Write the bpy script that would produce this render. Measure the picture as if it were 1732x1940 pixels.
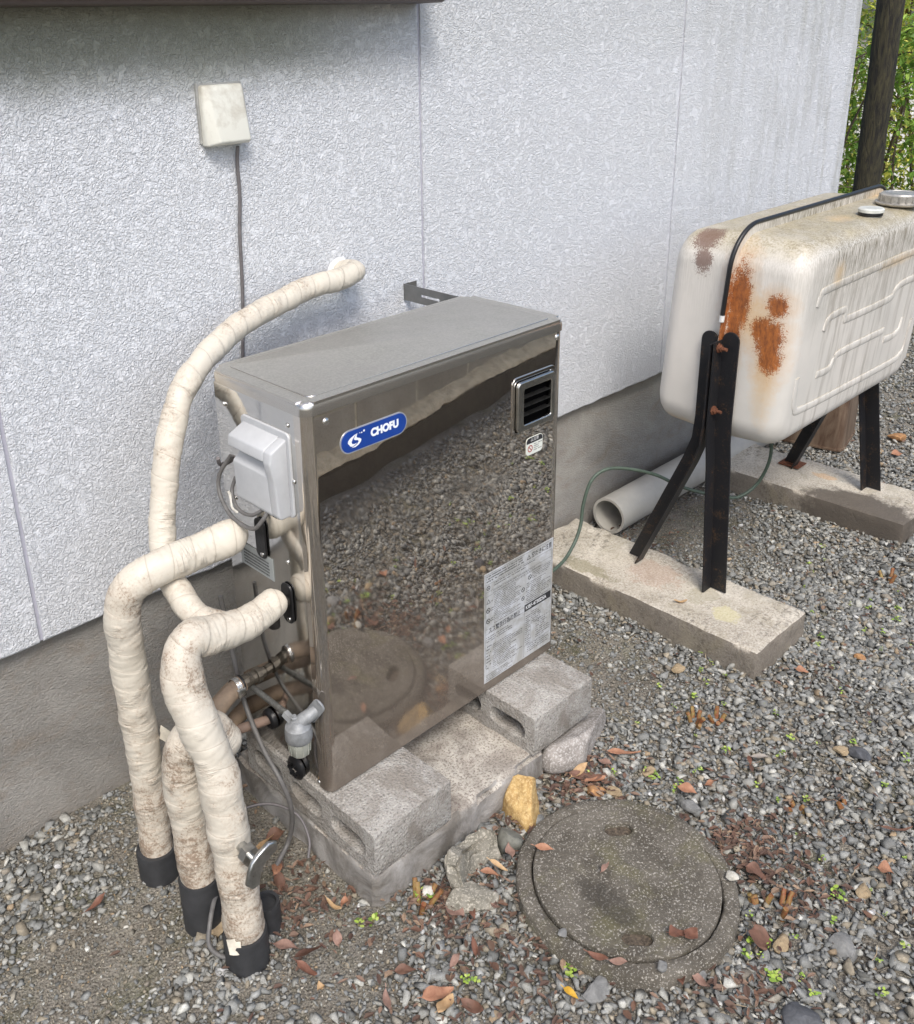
import bpy, bmesh, math, random
import numpy as np
from mathutils import Vector, Matrix, noise as mnoise
R_ = math.radians
for o in list(bpy.data.objects): bpy.data.objects.remove(o)
SC = bpy.context.scene
COL = SC.collection

# ------------------------------------------------------------------ camera
FPX, CX, CY = 1842.2, 764.1, 752.9
YAW, PIT, ROL = -.7396, -.3642, -.0291
CAM = np.array([-.8274, -1.1352, 1.4848])
fw = np.array([math.cos(PIT)*-math.sin(YAW), math.cos(PIT)*math.cos(YAW), math.sin(PIT)])
rt = np.cross(fw, [0, 0, 1.]); rt /= np.linalg.norm(rt); up = np.cross(rt, fw)
cr, sr = math.cos(ROL), math.sin(ROL)
RT, UP = cr*rt+sr*up, -sr*rt+cr*up
cd = bpy.data.cameras.new('camera'); cam = bpy.data.objects.new('camera', cd); COL.objects.link(cam)
cd.sensor_fit = 'HORIZONTAL'; cd.sensor_width = 36; cd.lens = FPX/1732*36
cd.shift_x = (866-CX)/1732; cd.shift_y = -(970-CY)/1732
cd.clip_start = .05; cd.clip_end = 500
cam.matrix_world = Matrix(((RT[0], UP[0], -fw[0], CAM[0]), (RT[1], UP[1], -fw[1], CAM[1]), (RT[2], UP[2], -fw[2], CAM[2]), (0, 0, 0, 1)))
SC.camera = cam

# ------------------------------------------------------------------ sky, sun, exposure
SUN_EL, SUN_AZ = R_(52), R_(215)      # azimuth: direction the light comes from, clockwise from +y
w = bpy.data.worlds.new('World'); SC.world = w; w.use_nodes = True
nt = w.node_tree; sk = nt.nodes.new('ShaderNodeTexSky'); sk.sky_type = 'NISHITA'; sk.sun_disc = False
sk.sun_elevation = SUN_EL; sk.sun_rotation = SUN_AZ; sk.dust_density = 3.0; sk.air_density = 1.0; sk.ozone_density = 1.0
nt.links.new(sk.outputs[0], nt.nodes['Background'].inputs[0]); nt.nodes['Background'].inputs[1].default_value = .135
sl = bpy.data.lights.new('sun', 'SUN'); sun = bpy.data.objects.new('sun', sl); COL.objects.link(sun)
sl.energy = 1.5; sl.angle = R_(20); sl.color = (1, .975, .93)
sd = Vector((math.sin(SUN_AZ)*math.cos(SUN_EL), math.cos(SUN_AZ)*math.cos(SUN_EL), math.sin(SUN_EL)))
sun.rotation_euler = sd.to_track_quat('Z', 'Y').to_euler()
SC.view_settings.view_transform = 'Standard'; SC.view_settings.look = 'None'
SC.view_settings.exposure = .74; SC.view_settings.gamma = 1

def ray(px, py):
    return fw + RT*((px-CX)/FPX) - UP*((py-CY)/FPX)
def onz(px, py, z=.02):
    d = ray(px, py); return Vector(CAM + d*(z-CAM[2])/d[2])

# ------------------------------------------------------------------ material helper
class M:
    def __init__(s, name, col=(.5, .5, .5), rough=.6, metal=0., spec=None):
        s.m = bpy.data.materials.new(name); s.m.use_nodes = True; s.t = s.m.node_tree
        s.b = s.t.nodes['Principled BSDF']; s.b.inputs['Base Color'].default_value = (*col, 1)
        s.b.inputs['Roughness'].default_value = rough; s.b.inputs['Metallic'].default_value = metal
        if spec is not None: s.b.inputs['Specular IOR Level'].default_value = spec
        s._c = {}
    def n(s, t, **k):
        x = s.t.nodes.new('ShaderNode'+t)
        for a, v in k.items(): setattr(x, a, v)
        return x
    def L(s, a, b):
        if a is None: return
        if isinstance(a, (int, float)): b.default_value = a
        elif isinstance(a, tuple): b.default_value = (*a, 1) if len(a) == 3 and b.type == 'RGBA' else a
        else: s.t.links.new(a, b)
    def co(s, k='Object'):
        if k not in s._c: s._c[k] = s.n('TexCoord').outputs[k]
        return s._c[k]
    def uv(s): return s.co('UV')
    def map(s, vec, scale=(1, 1, 1), loc=(0, 0, 0), rot=(0, 0, 0)):
        x = s.n('Mapping'); s.L(vec, x.inputs[0]); x.inputs['Scale'].default_value = scale; x.inputs['Location'].default_value = loc; x.inputs['Rotation'].default_value = rot
        return x.outputs[0]
    def noise(s, sc, det=3, rough=.55, dist=0., vec=None, out=0):
        x = s.n('TexNoise'); s.L(vec or s.co(), x.inputs['Vector']); x.inputs['Scale'].default_value = sc
        x.inputs['Detail'].default_value = det; x.inputs['Roughness'].default_value = rough; x.inputs['Distortion'].default_value = dist
        return x.outputs[out]
    def vor(s, sc, vec=None, feat='F1', out='Distance', rnd=1.):
        x = s.n('TexVoronoi', feature=feat); s.L(vec or s.co(), x.inputs['Vector']); x.inputs['Scale'].default_value = sc; x.inputs['Randomness'].default_value = rnd
        return x.outputs[out]
    def ramp(s, f, *st):
        x = s.n('ValToRGB'); s.L(f, x.inputs[0]); e = x.color_ramp.elements
        while len(e) < len(st): e.new(.5)
        for i, (p, c) in enumerate(st):
            e[i].position = p; e[i].color = (c, c, c, 1) if isinstance(c, (int, float)) else (*c, 1)
        return x.outputs[0]
    def mix(s, f, a, b, mode='MIX'):
        x = s.n('Mix', data_type='RGBA', blend_type=mode); s.L(f, x.inputs[0])
        for v, i in ((a, 6), (b, 7)): s.L(v if not isinstance(v, (int, float)) else (v, v, v), x.inputs[i])
        return x.outputs[2]
    def math(s, op, a, b=0., c=None):
        x = s.n('Math', operation=op); s.L(a, x.inputs[0]); s.L(b, x.inputs[1])
        if c is not None: s.L(c, x.inputs[2])
        return x.outputs[0]
    def sep(s, v=None):
        x = s.n('SeparateXYZ'); s.L(v or s.co(), x.inputs[0]); return x.outputs
    def attr(s, name):
        x = s.n('Attribute', attribute_name=name); return x.outputs['Color']
    def bump(s, h, dist=.002, st=1., nrm=None):
        x = s.n('Bump'); s.L(h, x.inputs['Height']); x.inputs['Distance'].default_value = dist; x.inputs['Strength'].default_value = st
        if nrm: s.L(nrm, x.inputs['Normal'])
        return x.outputs[0]
    def col(s, c): s.L(c, s.b.inputs['Base Color']); return s
    def rough(s, c): s.L(c, s.b.inputs['Roughness']); return s
    def nor(s, c): s.L(c, s.b.inputs['Normal']); return s
    def spot(s, p, r, nsc=60, amp=.5, vec=None):
        """1 inside a noisy ellipsoid round p (object coordinates), 0 outside"""
        x = s.n('VectorMath', operation='SUBTRACT'); s.L(vec or s.co(), x.inputs[0]); x.inputs[1].default_value = p
        y = s.n('VectorMath', operation='DIVIDE'); s.L(x.outputs[0], y.inputs[0]); y.inputs[1].default_value = r
        z = s.n('VectorMath', operation='LENGTH'); s.L(y.outputs[0], z.inputs[0])
        d = s.math('ADD', z.outputs['Value'], s.math('MULTIPLY', s.math('SUBTRACT', s.noise(nsc, 5, .7), .5), amp*2))
        return d

# ------------------------------------------------------------------ object helpers
def props(o, label=None, cat=None, group=None, kind=None):
    if label: o['label'] = label
    if cat: o['category'] = cat
    if group: o['group'] = group
    if kind: o['kind'] = kind
    return o
def thing(name, loc, label, cat, group=None):
    o = bpy.data.objects.new(name, None); COL.objects.link(o); o.location = loc; o.empty_display_size = .05
    return props(o, label, cat, group)
def link(name, me, mat=None, parent=None, smooth=None):
    o = bpy.data.objects.new(name, me); COL.objects.link(o)
    if mat is not None:
        me.materials.clear()
        for m in (mat if isinstance(mat, (list, tuple)) else [mat]): me.materials.append(m.m if isinstance(m, M) else m)
    if smooth is not None: autosm(me, smooth)
    if parent is not None:
        o.parent = parent
        p = parent; off = Vector((0, 0, 0))
        while p is not None: off += p.location; p = p.parent
        me.transform(Matrix.Translation(-off))
    return o
def solo(name, me, mat, base, label, cat, group=None, smooth=None, kind=None):
    o = link(name, me, mat, None, smooth); me.transform(Matrix.Translation(-Vector(base))); o.location = base
    return props(o, label, cat, group, kind)
def autosm(me, ang):
    bm = bmesh.new(); bm.from_mesh(me)
    for f in bm.faces: f.smooth = True
    for e in bm.edges: e.smooth = len(e.link_faces) == 2 and e.calc_face_angle(0) < R_(ang)
    bm.to_mesh(me); bm.free()
def fin(bm, name='m'):
    me = bpy.data.meshes.new(name); bmesh.ops.recalc_face_normals(bm, faces=bm.faces); bm.to_mesh(me); bm.free(); return me
def box(x0, x1, y0, y1, z0, z1, bev=0., seg=2, bm=None):
    own = bm is None; b = bmesh.new()
    r = bmesh.ops.create_cube(b, size=1)
    for v in b.verts: v.co = Vector(((x0+x1)/2+v.co.x*(x1-x0), (y0+y1)/2+v.co.y*(y1-y0), (z0+z1)/2+v.co.z*(z1-z0)))
    if bev: bmesh.ops.bevel(b, geom=b.edges[:], offset=bev, segments=seg, profile=.5, affect='EDGES')
    if own: return fin(b)
    me = bpy.data.meshes.new('t'); b.to_mesh(me); b.free(); bm.from_mesh(me); bpy.data.meshes.remove(me)
def rough_box(x0, x1, y0, y1, z0, z1, cut=.02, amp=.002, nsc=25, bev=.004, seed=0, chip=.0):
    """box with many faces and weathered, slightly uneven edges"""
    b = bmesh.new(); nx, ny, nz = [max(2, int(d/cut)) for d in (x1-x0, y1-y0, z1-z0)]
    P = {}
    def vert(i, j, k):
        if (i, j, k) not in P: P[(i, j, k)] = b.verts.new((x0+(x1-x0)*i/nx, y0+(y1-y0)*j/ny, z0+(z1-z0)*k/nz))
        return P[(i, j, k)]
    for i in range(nx):
        for j in range(ny):
            for k in (0, nz): b.faces.new([vert(i, j, k), vert(i+1, j, k), vert(i+1, j+1, k), vert(i, j+1, k)])
    for i in range(nx):
        for k in range(nz):
            for j in (0, ny): b.faces.new([vert(i, j, k), vert(i+1, j, k), vert(i+1, j, k+1), vert(i, j, k+1)])
    for j in range(ny):
        for k in range(nz):
            for i in (0, nx): b.faces.new([vert(i, j, k), vert(i, j+1, k), vert(i, j+1, k+1), vert(i, j, k+1)])
    c = Vector(((x0+x1)/2, (y0+y1)/2, (z0+z1)/2)); s3 = Vector((seed*3.1, seed*1.7, seed))
    for (i, j, k), v in P.items():
        e = (i in (0, nx)) + (j in (0, ny)) + (k in (0, nz))
        nv = mnoise.noise_vector(v.co*nsc+s3)
        v.co += nv*amp
        if e >= 2:
            d = Vector(((i == 0)-(i == nx), (j == 0)-(j == ny), (k == 0)-(k == nz)))
            a = bev + max(0, mnoise.noise(v.co*nsc*.7+s3))*chip + max(0, mnoise.noise(v.co*nsc*3+s3))*chip*.5
            v.co += d*a
    return fin(b)
def rrect(w, h, r, seg=6, cx=0, cy=0):
    pts = []
    for sx, sy, a0 in ((1, 1, 0), (-1, 1, 90), (-1, -1, 180), (1, -1, 270)):
        for i in range(seg+1):
            a = R_(a0+90*i/seg); pts.append((cx+sx*(w/2-r)+r*math.cos(a), cy+sy*(h/2-r)+r*math.sin(a)))
    return pts
def plate(outer, holes=(), depth=.002, bev=0., mat=Matrix(), bseg=1):
    """flat shape with holes, extruded by depth (centred), then placed by matrix"""
    cu = bpy.data.curves.new('c', 'CURVE'); cu.dimensions = '2D'; cu.fill_mode = 'BOTH'
    for pts in [outer]+list(holes):
        sp = cu.splines.new('POLY'); sp.points.add(len(pts)-1); sp.use_cyclic_u = True
        for p, q in zip(sp.points, pts): p.co = (q[0], q[1], 0, 1)
    cu.extrude = max(0, depth/2-bev); cu.bevel_depth = bev; cu.bevel_resolution = bseg
    if bev: cu.offset = -bev
    o = bpy.data.objects.new('c', cu); COL.objects.link(o)
    me = bpy.data.meshes.new_from_object(o.evaluated_get(bpy.context.evaluated_depsgraph_get()))
    bpy.data.objects.remove(o); bpy.data.curves.remove(cu)
    me.transform(mat); me.materials.clear(); return me
def text(s, size, mat=Matrix(), bold=0., depth=.0002, align='LEFT', xs=1.):
    cu = bpy.data.curves.new('t', 'FONT'); cu.body = s; cu.size = size; cu.offset = bold; cu.extrude = depth; cu.align_x = align; cu.align_y = 'CENTER'
    o = bpy.data.objects.new('t', cu); COL.objects.link(o)
    me = bpy.data.meshes.new_from_object(o.evaluated_get(bpy.context.evaluated_depsgraph_get()))
    bpy.data.objects.remove(o); bpy.data.curves.remove(cu)
    me.transform(mat @ Matrix.Diagonal((xs, 1, 1, 1))); me.materials.clear(); return me
def join(*mes):
    b = bmesh.new()
    for m in mes: b.from_mesh(m)
    me = bpy.data.meshes.new('j'); b.to_mesh(me); b.free(); return me
FRONT = Matrix(((1, 0, 0, 0), (0, 0, -1, 0), (0, 1, 0, 0), (0, 0, 0, 1)))       # x->x, y->z, z-> -y
LEFT = Matrix(((0, 0, -1, 0), (-1, 0, 0, 0), (0, 1, 0, 0), (0, 0, 0, 1)))       # x-> -y, y->z, z-> -x
def T(x, y, z): return Matrix.Translation((x, y, z))
def smoothpath(pts, n=8):
    P = [Vector(p) for p in pts]; out = []
    Q = [P[0]*2-P[1]]+P+[P[-1]*2-P[-2]]
    for i in range(1, len(Q)-2):
        a, b, c, d = Q[i-1:i+3]
        for k in range(n):
            t = k/n
            out.append(.5*((2*b)+(c-a)*t+(2*a-5*b+4*c-d)*t*t+(3*b-a-3*c+d)*t**3))
    out.append(P[-1]); return out
def tube(pts, rad, seg=16, sub=8, cap=True, wob=0., wsc=30, dome=0, step=None, wrink=0., seed=0):
    """swept tube with UVs (u round, v metres along); rad number or function of t"""
    P = smoothpath(pts, sub) if sub > 1 else [Vector(p) for p in pts]
    if step:
        L = [0.]
        for a, b in zip(P, P[1:]): L.append(L[-1]+(b-a).length)
        n = max(4, int(L[-1]/step)); Q = []; j = 0
        for i in range(n+1):
            s = L[-1]*i/n
            while j < len(L)-2 and L[j+1] < s: j += 1
            t = (s-L[j])/max(1e-9, L[j+1]-L[j]); Q.append(P[j].lerp(P[j+1], min(1, t)))
        P = Q
    b = bmesh.new(); uvl = b.loops.layers.uv.new('UVMap')
    tg = [(P[min(i+1, len(P)-1)]-P[max(i-1, 0)]).normalized() for i in range(len(P))]
    a = Vector((0, 0, 1)) if abs(tg[0].z) < .8 else Vector((1, 0, 0))
    nx = tg[0].cross(a).normalized(); rings = []; ln = 0.; LN = []
    tot = sum((q-p).length for p, q in zip(P, P[1:]))
    for i, p in enumerate(P):
        if i:
            nx = (nx-tg[i]*nx.dot(tg[i])).normalized(); ln += (p-P[i-1]).length
        ny = tg[i].cross(nx); LN.append(ln); t = ln/tot
        r = rad(t) if callable(rad) else rad
        if dome and (tot-ln) < r*dome: q = 1-(tot-ln)/(r*dome); r *= max(.05, math.sqrt(max(0, 1-q*q)))
        ring = []
        for k in range(seg):
            an = 2*math.pi*k/seg; d = nx*math.cos(an)+ny*math.sin(an); rr = r
            if wob: rr += wob*mnoise.noise((p+d*r)*wsc+Vector((seed, 0, 0)))
            if wrink: rr += wrink*mnoise.noise(Vector((ln*160+math.sin(an)*1.2, math.cos(an)*1.5+seed, math.sin(an)*1.5)))
            if wrink: rr += .0013*(((ln*26+k/seg) % 1.)**.5)
            ring.append(b.verts.new(p+d*rr))
        rings.append(ring)
    for i in range(len(rings)-1):
        for k in range(seg):
            k2 = (k+1) % seg
            f = b.faces.new([rings[i][k], rings[i][k2], rings[i+1][k2], rings[i+1][k]])
            for l, (u, v) in zip(f.loops, ((k/seg, LN[i]), ((k+1)/seg, LN[i]), ((k+1)/seg, LN[i+1]), (k/seg, LN[i+1]))): l[uvl].uv = (u, v)
    if cap:
        b.faces.new(rings[0][::-1]); b.faces.new(rings[-1])
    me = fin(b); return me
def lathe(prof, axis='Z', seg=32, loc=(0, 0, 0), mat=None):
    """profile [(r,h)] turned round z then placed"""
    b = bmesh.new(); rings = []
    for r, h in prof:
        if r < 1e-6: rings.append([b.verts.new((0, 0, h))])
        else: rings.append([b.verts.new((r*math.cos(2*math.pi*k/seg), r*math.sin(2*math.pi*k/seg), h)) for k in range(seg)])
    for A, B in zip(rings, rings[1:]):
        for k in range(seg):
            k2 = (k+1) % seg
            q = [A[k % len(A)], A[k2 % len(A)], B[k2 % len(B)], B[k % len(B)]]
            u = []
            for v in q:
                if v not in u: u.append(v)
            if len(u) > 2: b.faces.new(u)
    me = fin(b)
    mm = {'Z': Matrix(), 'X': Matrix.Rotation(R_(-90), 4, 'Y'), 'Y': Matrix.Rotation(R_(90), 4, 'X')}[axis] if mat is None else mat
    me.transform(T(*loc) @ mm); return me      # X: profile height runs to -x; Y: to -y
def rock(c, size, seed, sub=3, cuts=9, rot=None, amp=.06, flat=True):
    rnd = random.Random(seed); b = bmesh.new(); bmesh.ops.create_icosphere(b, subdivisions=sub, radius=1)
    pl = []
    for _ in range(cuts):
        n = Vector([rnd.gauss(0, 1) for _ in range(3)]).normalized(); pl.append((n, rnd.uniform(.5, .85)))
    for v in b.verts:
        for n, d in pl:
            e = v.co.dot(n)-d
            if e > 0: v.co -= n*e*.95
        v.co += mnoise.noise_vector(v.co*2.5+Vector((seed, 0, 0)))*amp + mnoise.noise_vector(v.co*9+Vector((seed, 3, 0)))*amp*.35
    m = T(*c) @ (rot or Matrix.Rotation(rnd.uniform(0, 6), 4, 'Z')) @ Matrix.Diagonal((*size, 1))
    b.transform(m); return fin(b)

GZ = .008
def gh(x, y):
    v = Vector((x*1.7, y*1.7, 0)); return GZ + .006*mnoise.noise(v) + .004*mnoise.noise(v*3.3)

# ------------------------------------------------------------------ materials
def m_siding():
    m = M('painted_siding', (.66, .70, .77), .55)
    c = m.co()
    n1 = m.noise(46, 3, .5, .6); pl = m.ramp(n1, (.57, 0), (.63, 1))
    n2 = m.noise(250, 3, .55, 1.0); n3 = m.noise(135, 3, .5, 1.5)
    wr = m.math('ADD', m.math('MULTIPLY', n2, .55), m.math('MULTIPLY', m.ramp(n3, (.36, 0), (.58, 1)), .45))
    wr = m.math('ADD', wr, m.math('MULTIPLY', m.noise(330, 2, .6), .22)); h = m.mix(m.math('MULTIPLY', pl, .55), wr, .60)
    s = m.sep(c)
    # grime plus painted shade below the sill, grime streaks near the corner, soft blotches
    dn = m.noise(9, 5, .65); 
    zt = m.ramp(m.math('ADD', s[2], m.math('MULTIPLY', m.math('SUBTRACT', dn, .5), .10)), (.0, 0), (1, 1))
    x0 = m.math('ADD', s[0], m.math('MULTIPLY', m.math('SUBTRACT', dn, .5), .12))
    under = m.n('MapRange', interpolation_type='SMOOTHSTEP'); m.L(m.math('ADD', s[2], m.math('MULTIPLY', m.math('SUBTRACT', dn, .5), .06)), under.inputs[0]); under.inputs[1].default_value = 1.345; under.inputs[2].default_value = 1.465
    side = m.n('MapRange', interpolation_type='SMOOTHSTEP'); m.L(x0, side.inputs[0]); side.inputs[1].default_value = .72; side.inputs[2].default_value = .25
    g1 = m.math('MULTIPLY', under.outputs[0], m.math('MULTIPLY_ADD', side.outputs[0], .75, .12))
    st = m.noise(6, 5, .6, .3, m.map(c, (2.2, 1, .35)))
    far = m.n('MapRange'); m.L(s[0], far.inputs[0]); far.inputs[1].default_value = 1.5; far.inputs[2].default_value = 2.7
    g2 = m.math('MULTIPLY', m.math('MULTIPLY', m.ramp(st, (.47, 0), (.75, 1)), far.outputs[0]), .75)
    g3 = m.math('MULTIPLY', m.ramp(m.noise(2.2, 4), (.4, 0), (.75, 1)), .22)
    base = m.mix(g3, (.68, .70, .73), (.645, .665, .68))
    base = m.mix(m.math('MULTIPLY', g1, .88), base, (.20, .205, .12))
    base = m.mix(g2, base, (.33, .33, .28))
    pit = m.ramp(n2, (.33, 1), (.42, 0))
    base = m.mix(m.math('MULTIPLY', m.math('MULTIPLY', pit, m.math('SUBTRACT', 1., pl)), .05), base, (.40, .41, .43))
    gn = m.noise(210, 2, .6, .5); base = m.mix(m.math('MULTIPLY', m.ramp(gn, (.38, 1), (.47, 0)), .13), base, (.32, .33, .35)); base = m.mix(m.math('MULTIPLY', m.ramp(gn, (.56, 0), (.64, 1)), .1), base, (.78, .80, .83))
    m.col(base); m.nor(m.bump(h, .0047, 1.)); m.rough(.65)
    return m
def m_concrete(name, a=(.36, .33, .29), b=(.2, .18, .155), spk=.5, sc=1., bump=.002, lt=(.62, .6, .55), moss=0.):
    m = M(name, a, .9, spec=.25)
    n = m.noise(5*sc, 6, .65); f = m.noise(260*sc, 3, .7); g = m.noise(90*sc, 4, .7)
    c = m.mix(m.ramp(n, (.35, 0), (.68, 1)), b, a)
    c = m.mix(m.math('MULTIPLY', m.ramp(f, (.52, 0), (.62, 1)), spk), c, lt)
    c = m.mix(m.math('MULTIPLY', m.ramp(f, (.36, 1), (.46, 0)), spk*.9), c, (.06, .055, .05))
    if moss:
        c = m.mix(m.math('MULTIPLY', m.ramp(m.noise(7*sc, 5, .7), (.5, 0), (.68, 1)), moss), c, (.1, .12, .05))
    m.col(c); m.nor(m.bump(m.math('ADD', f, m.math('MULTIPLY', g, 1.5)), bump, .9)); return m
def m_block():
    m = M('concrete_block', (.4, .38, .35), .95, spec=.2)
    f = m.noise(240, 3, .75); n = m.noise(7, 5, .65); v = m.vor(190)
    c = m.mix(m.ramp(n, (.35, 0), (.7, 1)), (.34, .32, .29), (.52, .50, .465))
    c = m.mix(m.math('MULTIPLY', m.ramp(f, (.54, 0), (.64, 1)), .45), c, (.66, .64, .58))
    c = m.mix(m.math('MULTIPLY', m.ramp(f, (.36, 1), (.45, 0)), .65), c, (.07, .065, .06))
    g = m.n('NewGeometry'); sz = m.sep(g.outputs['Normal'])[2]
    dirt = m.math('MULTIPLY', m.ramp(m.noise(9, 6, .75, .5), (.42, 0), (.60, 1)), .7)
    c = m.mix(dirt, c, (.20, .175, .145)); m.col(c)
    m.nor(m.bump(m.math('ADD', m.math('MULTIPLY', f, 1.4), v), .0028, 1.)); return m
def m_found():
    m = M('foundation_render', (.26, .245, .22), .95, spec=.2)
    f = m.noise(150, 4, .65, .4, m.map(m.co(), (1, 1, 1.7), rot=(0, R_(25), 0))); n = m.noise(2.6, 6, .68, .6); f2 = m.noise(320, 2, .6)
    c = m.mix(m.ramp(n, (.32, 0), (.66, 1)), (.215, .205, .185), (.41, .395, .365))
    n2 = m.noise(9, 5, .7, 1.0, m.map(m.co(), (1, 1, 2)))
    c = m.mix(m.math('MULTIPLY', m.ramp(n2, (.5, 0), (.72, 1)), .4), c, (.25, .185, .125))
    c = m.mix(m.math('MULTIPLY', m.ramp(f2, (.45, 0), (.7, 1)), .35), c, (.42, .40, .37))
    z = m.sep()[2]; lo = m.n('MapRange'); m.L(m.math('ADD', z, m.math('MULTIPLY', n2, .08)), lo.inputs[0]); lo.inputs[1].default_value = .0; lo.inputs[2].default_value = .14; lo.inputs[3].default_value = .55; lo.inputs[4].default_value = 0
    c = m.mix(lo.outputs[0], c, (.20, .175, .145))
    m.col(c); m.nor(m.bump(m.math('ADD', f, m.math('MULTIPLY', f2, .5)), .0065, 1.)); return m
def m_steel():
    m = M('stainless_front', (.66, .60, .54), .05, 1.)
    c = m.co()
    lo = m.noise(3.2, 2, .5, .4); sc = m.noise(40, 4, .7, 0, m.map(c, (14, 14, .6)))
    sm = m.noise(7, 5, .7, .6)
    m.col(m.mix(m.math('MULTIPLY', m.ramp(sm, (.42, 0), (.7, 1)), .35), (.78, .735, .68), (.70, .655, .60)))
    m.rough(m.math('ADD', m.math('MULTIPLY', m.ramp(sm, (.42, 0), (.75, 1)), .04), .012))
    m.nor(m.bump(lo, .0020, .8))
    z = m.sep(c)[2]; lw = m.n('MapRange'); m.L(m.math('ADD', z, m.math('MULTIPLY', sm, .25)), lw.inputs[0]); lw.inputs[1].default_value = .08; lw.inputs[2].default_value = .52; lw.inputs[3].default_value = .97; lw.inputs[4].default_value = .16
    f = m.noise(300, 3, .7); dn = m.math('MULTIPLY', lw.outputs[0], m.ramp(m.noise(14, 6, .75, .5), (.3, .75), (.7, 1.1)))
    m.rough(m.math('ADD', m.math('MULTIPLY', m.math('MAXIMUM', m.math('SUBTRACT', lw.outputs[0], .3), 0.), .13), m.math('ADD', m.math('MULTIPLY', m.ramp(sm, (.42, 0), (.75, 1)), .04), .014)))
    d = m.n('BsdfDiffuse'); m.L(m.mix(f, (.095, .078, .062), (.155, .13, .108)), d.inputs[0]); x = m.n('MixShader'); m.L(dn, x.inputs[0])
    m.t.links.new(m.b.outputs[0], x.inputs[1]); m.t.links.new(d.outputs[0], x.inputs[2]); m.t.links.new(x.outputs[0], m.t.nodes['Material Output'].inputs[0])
    return m
def m_lid():
    m = M('stainless_lid', (.56, .55, .52), .2, 1.)
    n = m.noise(10, 6, .7); f = m.noise(230, 3, .7)
    g = m.n('NewGeometry'); sz = m.sep(g.outputs['Normal'])[2]
    top = m.ramp(sz, (.8, 0), (.97, 1))
    dm = m.math('MULTIPLY', top, m.ramp(n, (.3, .45), (.7, .8)))
    m.col(m.mix(m.math('MULTIPLY', dm, .9), (.56, .54, .51), m.mix(m.ramp(f, (.4, 0), (.65, 1)), (.175, .178, .155), (.33, .33, .295))))
    m.L(m.math('SUBTRACT', 1., m.math('MULTIPLY', dm, .72)), m.b.inputs['Metallic'])
    m.rough(m.math('ADD', m.math('MULTIPLY', dm, .3), .27))
    m.nor(m.bump(m.noise(3, 2), .003, .6, m.bump(f, .0002, .4))); return m
def m_side():
    m = M('stainless_side', (.50, .47, .44), .07, 1.)
    sm = m.noise(6, 5, .7, .6)
    m.rough(m.math('ADD', m.math('MULTIPLY', m.ramp(sm, (.4, 0), (.75, 1)), .12), .05))
    m.col(m.mix(m.ramp(sm, (.4, 0), (.75, .5)), (.64, .63, .61), (.46, .44, .41)))
    m.nor(m.bump(m.noise(3.5, 2, .5), .0025, .8)); return m
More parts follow.
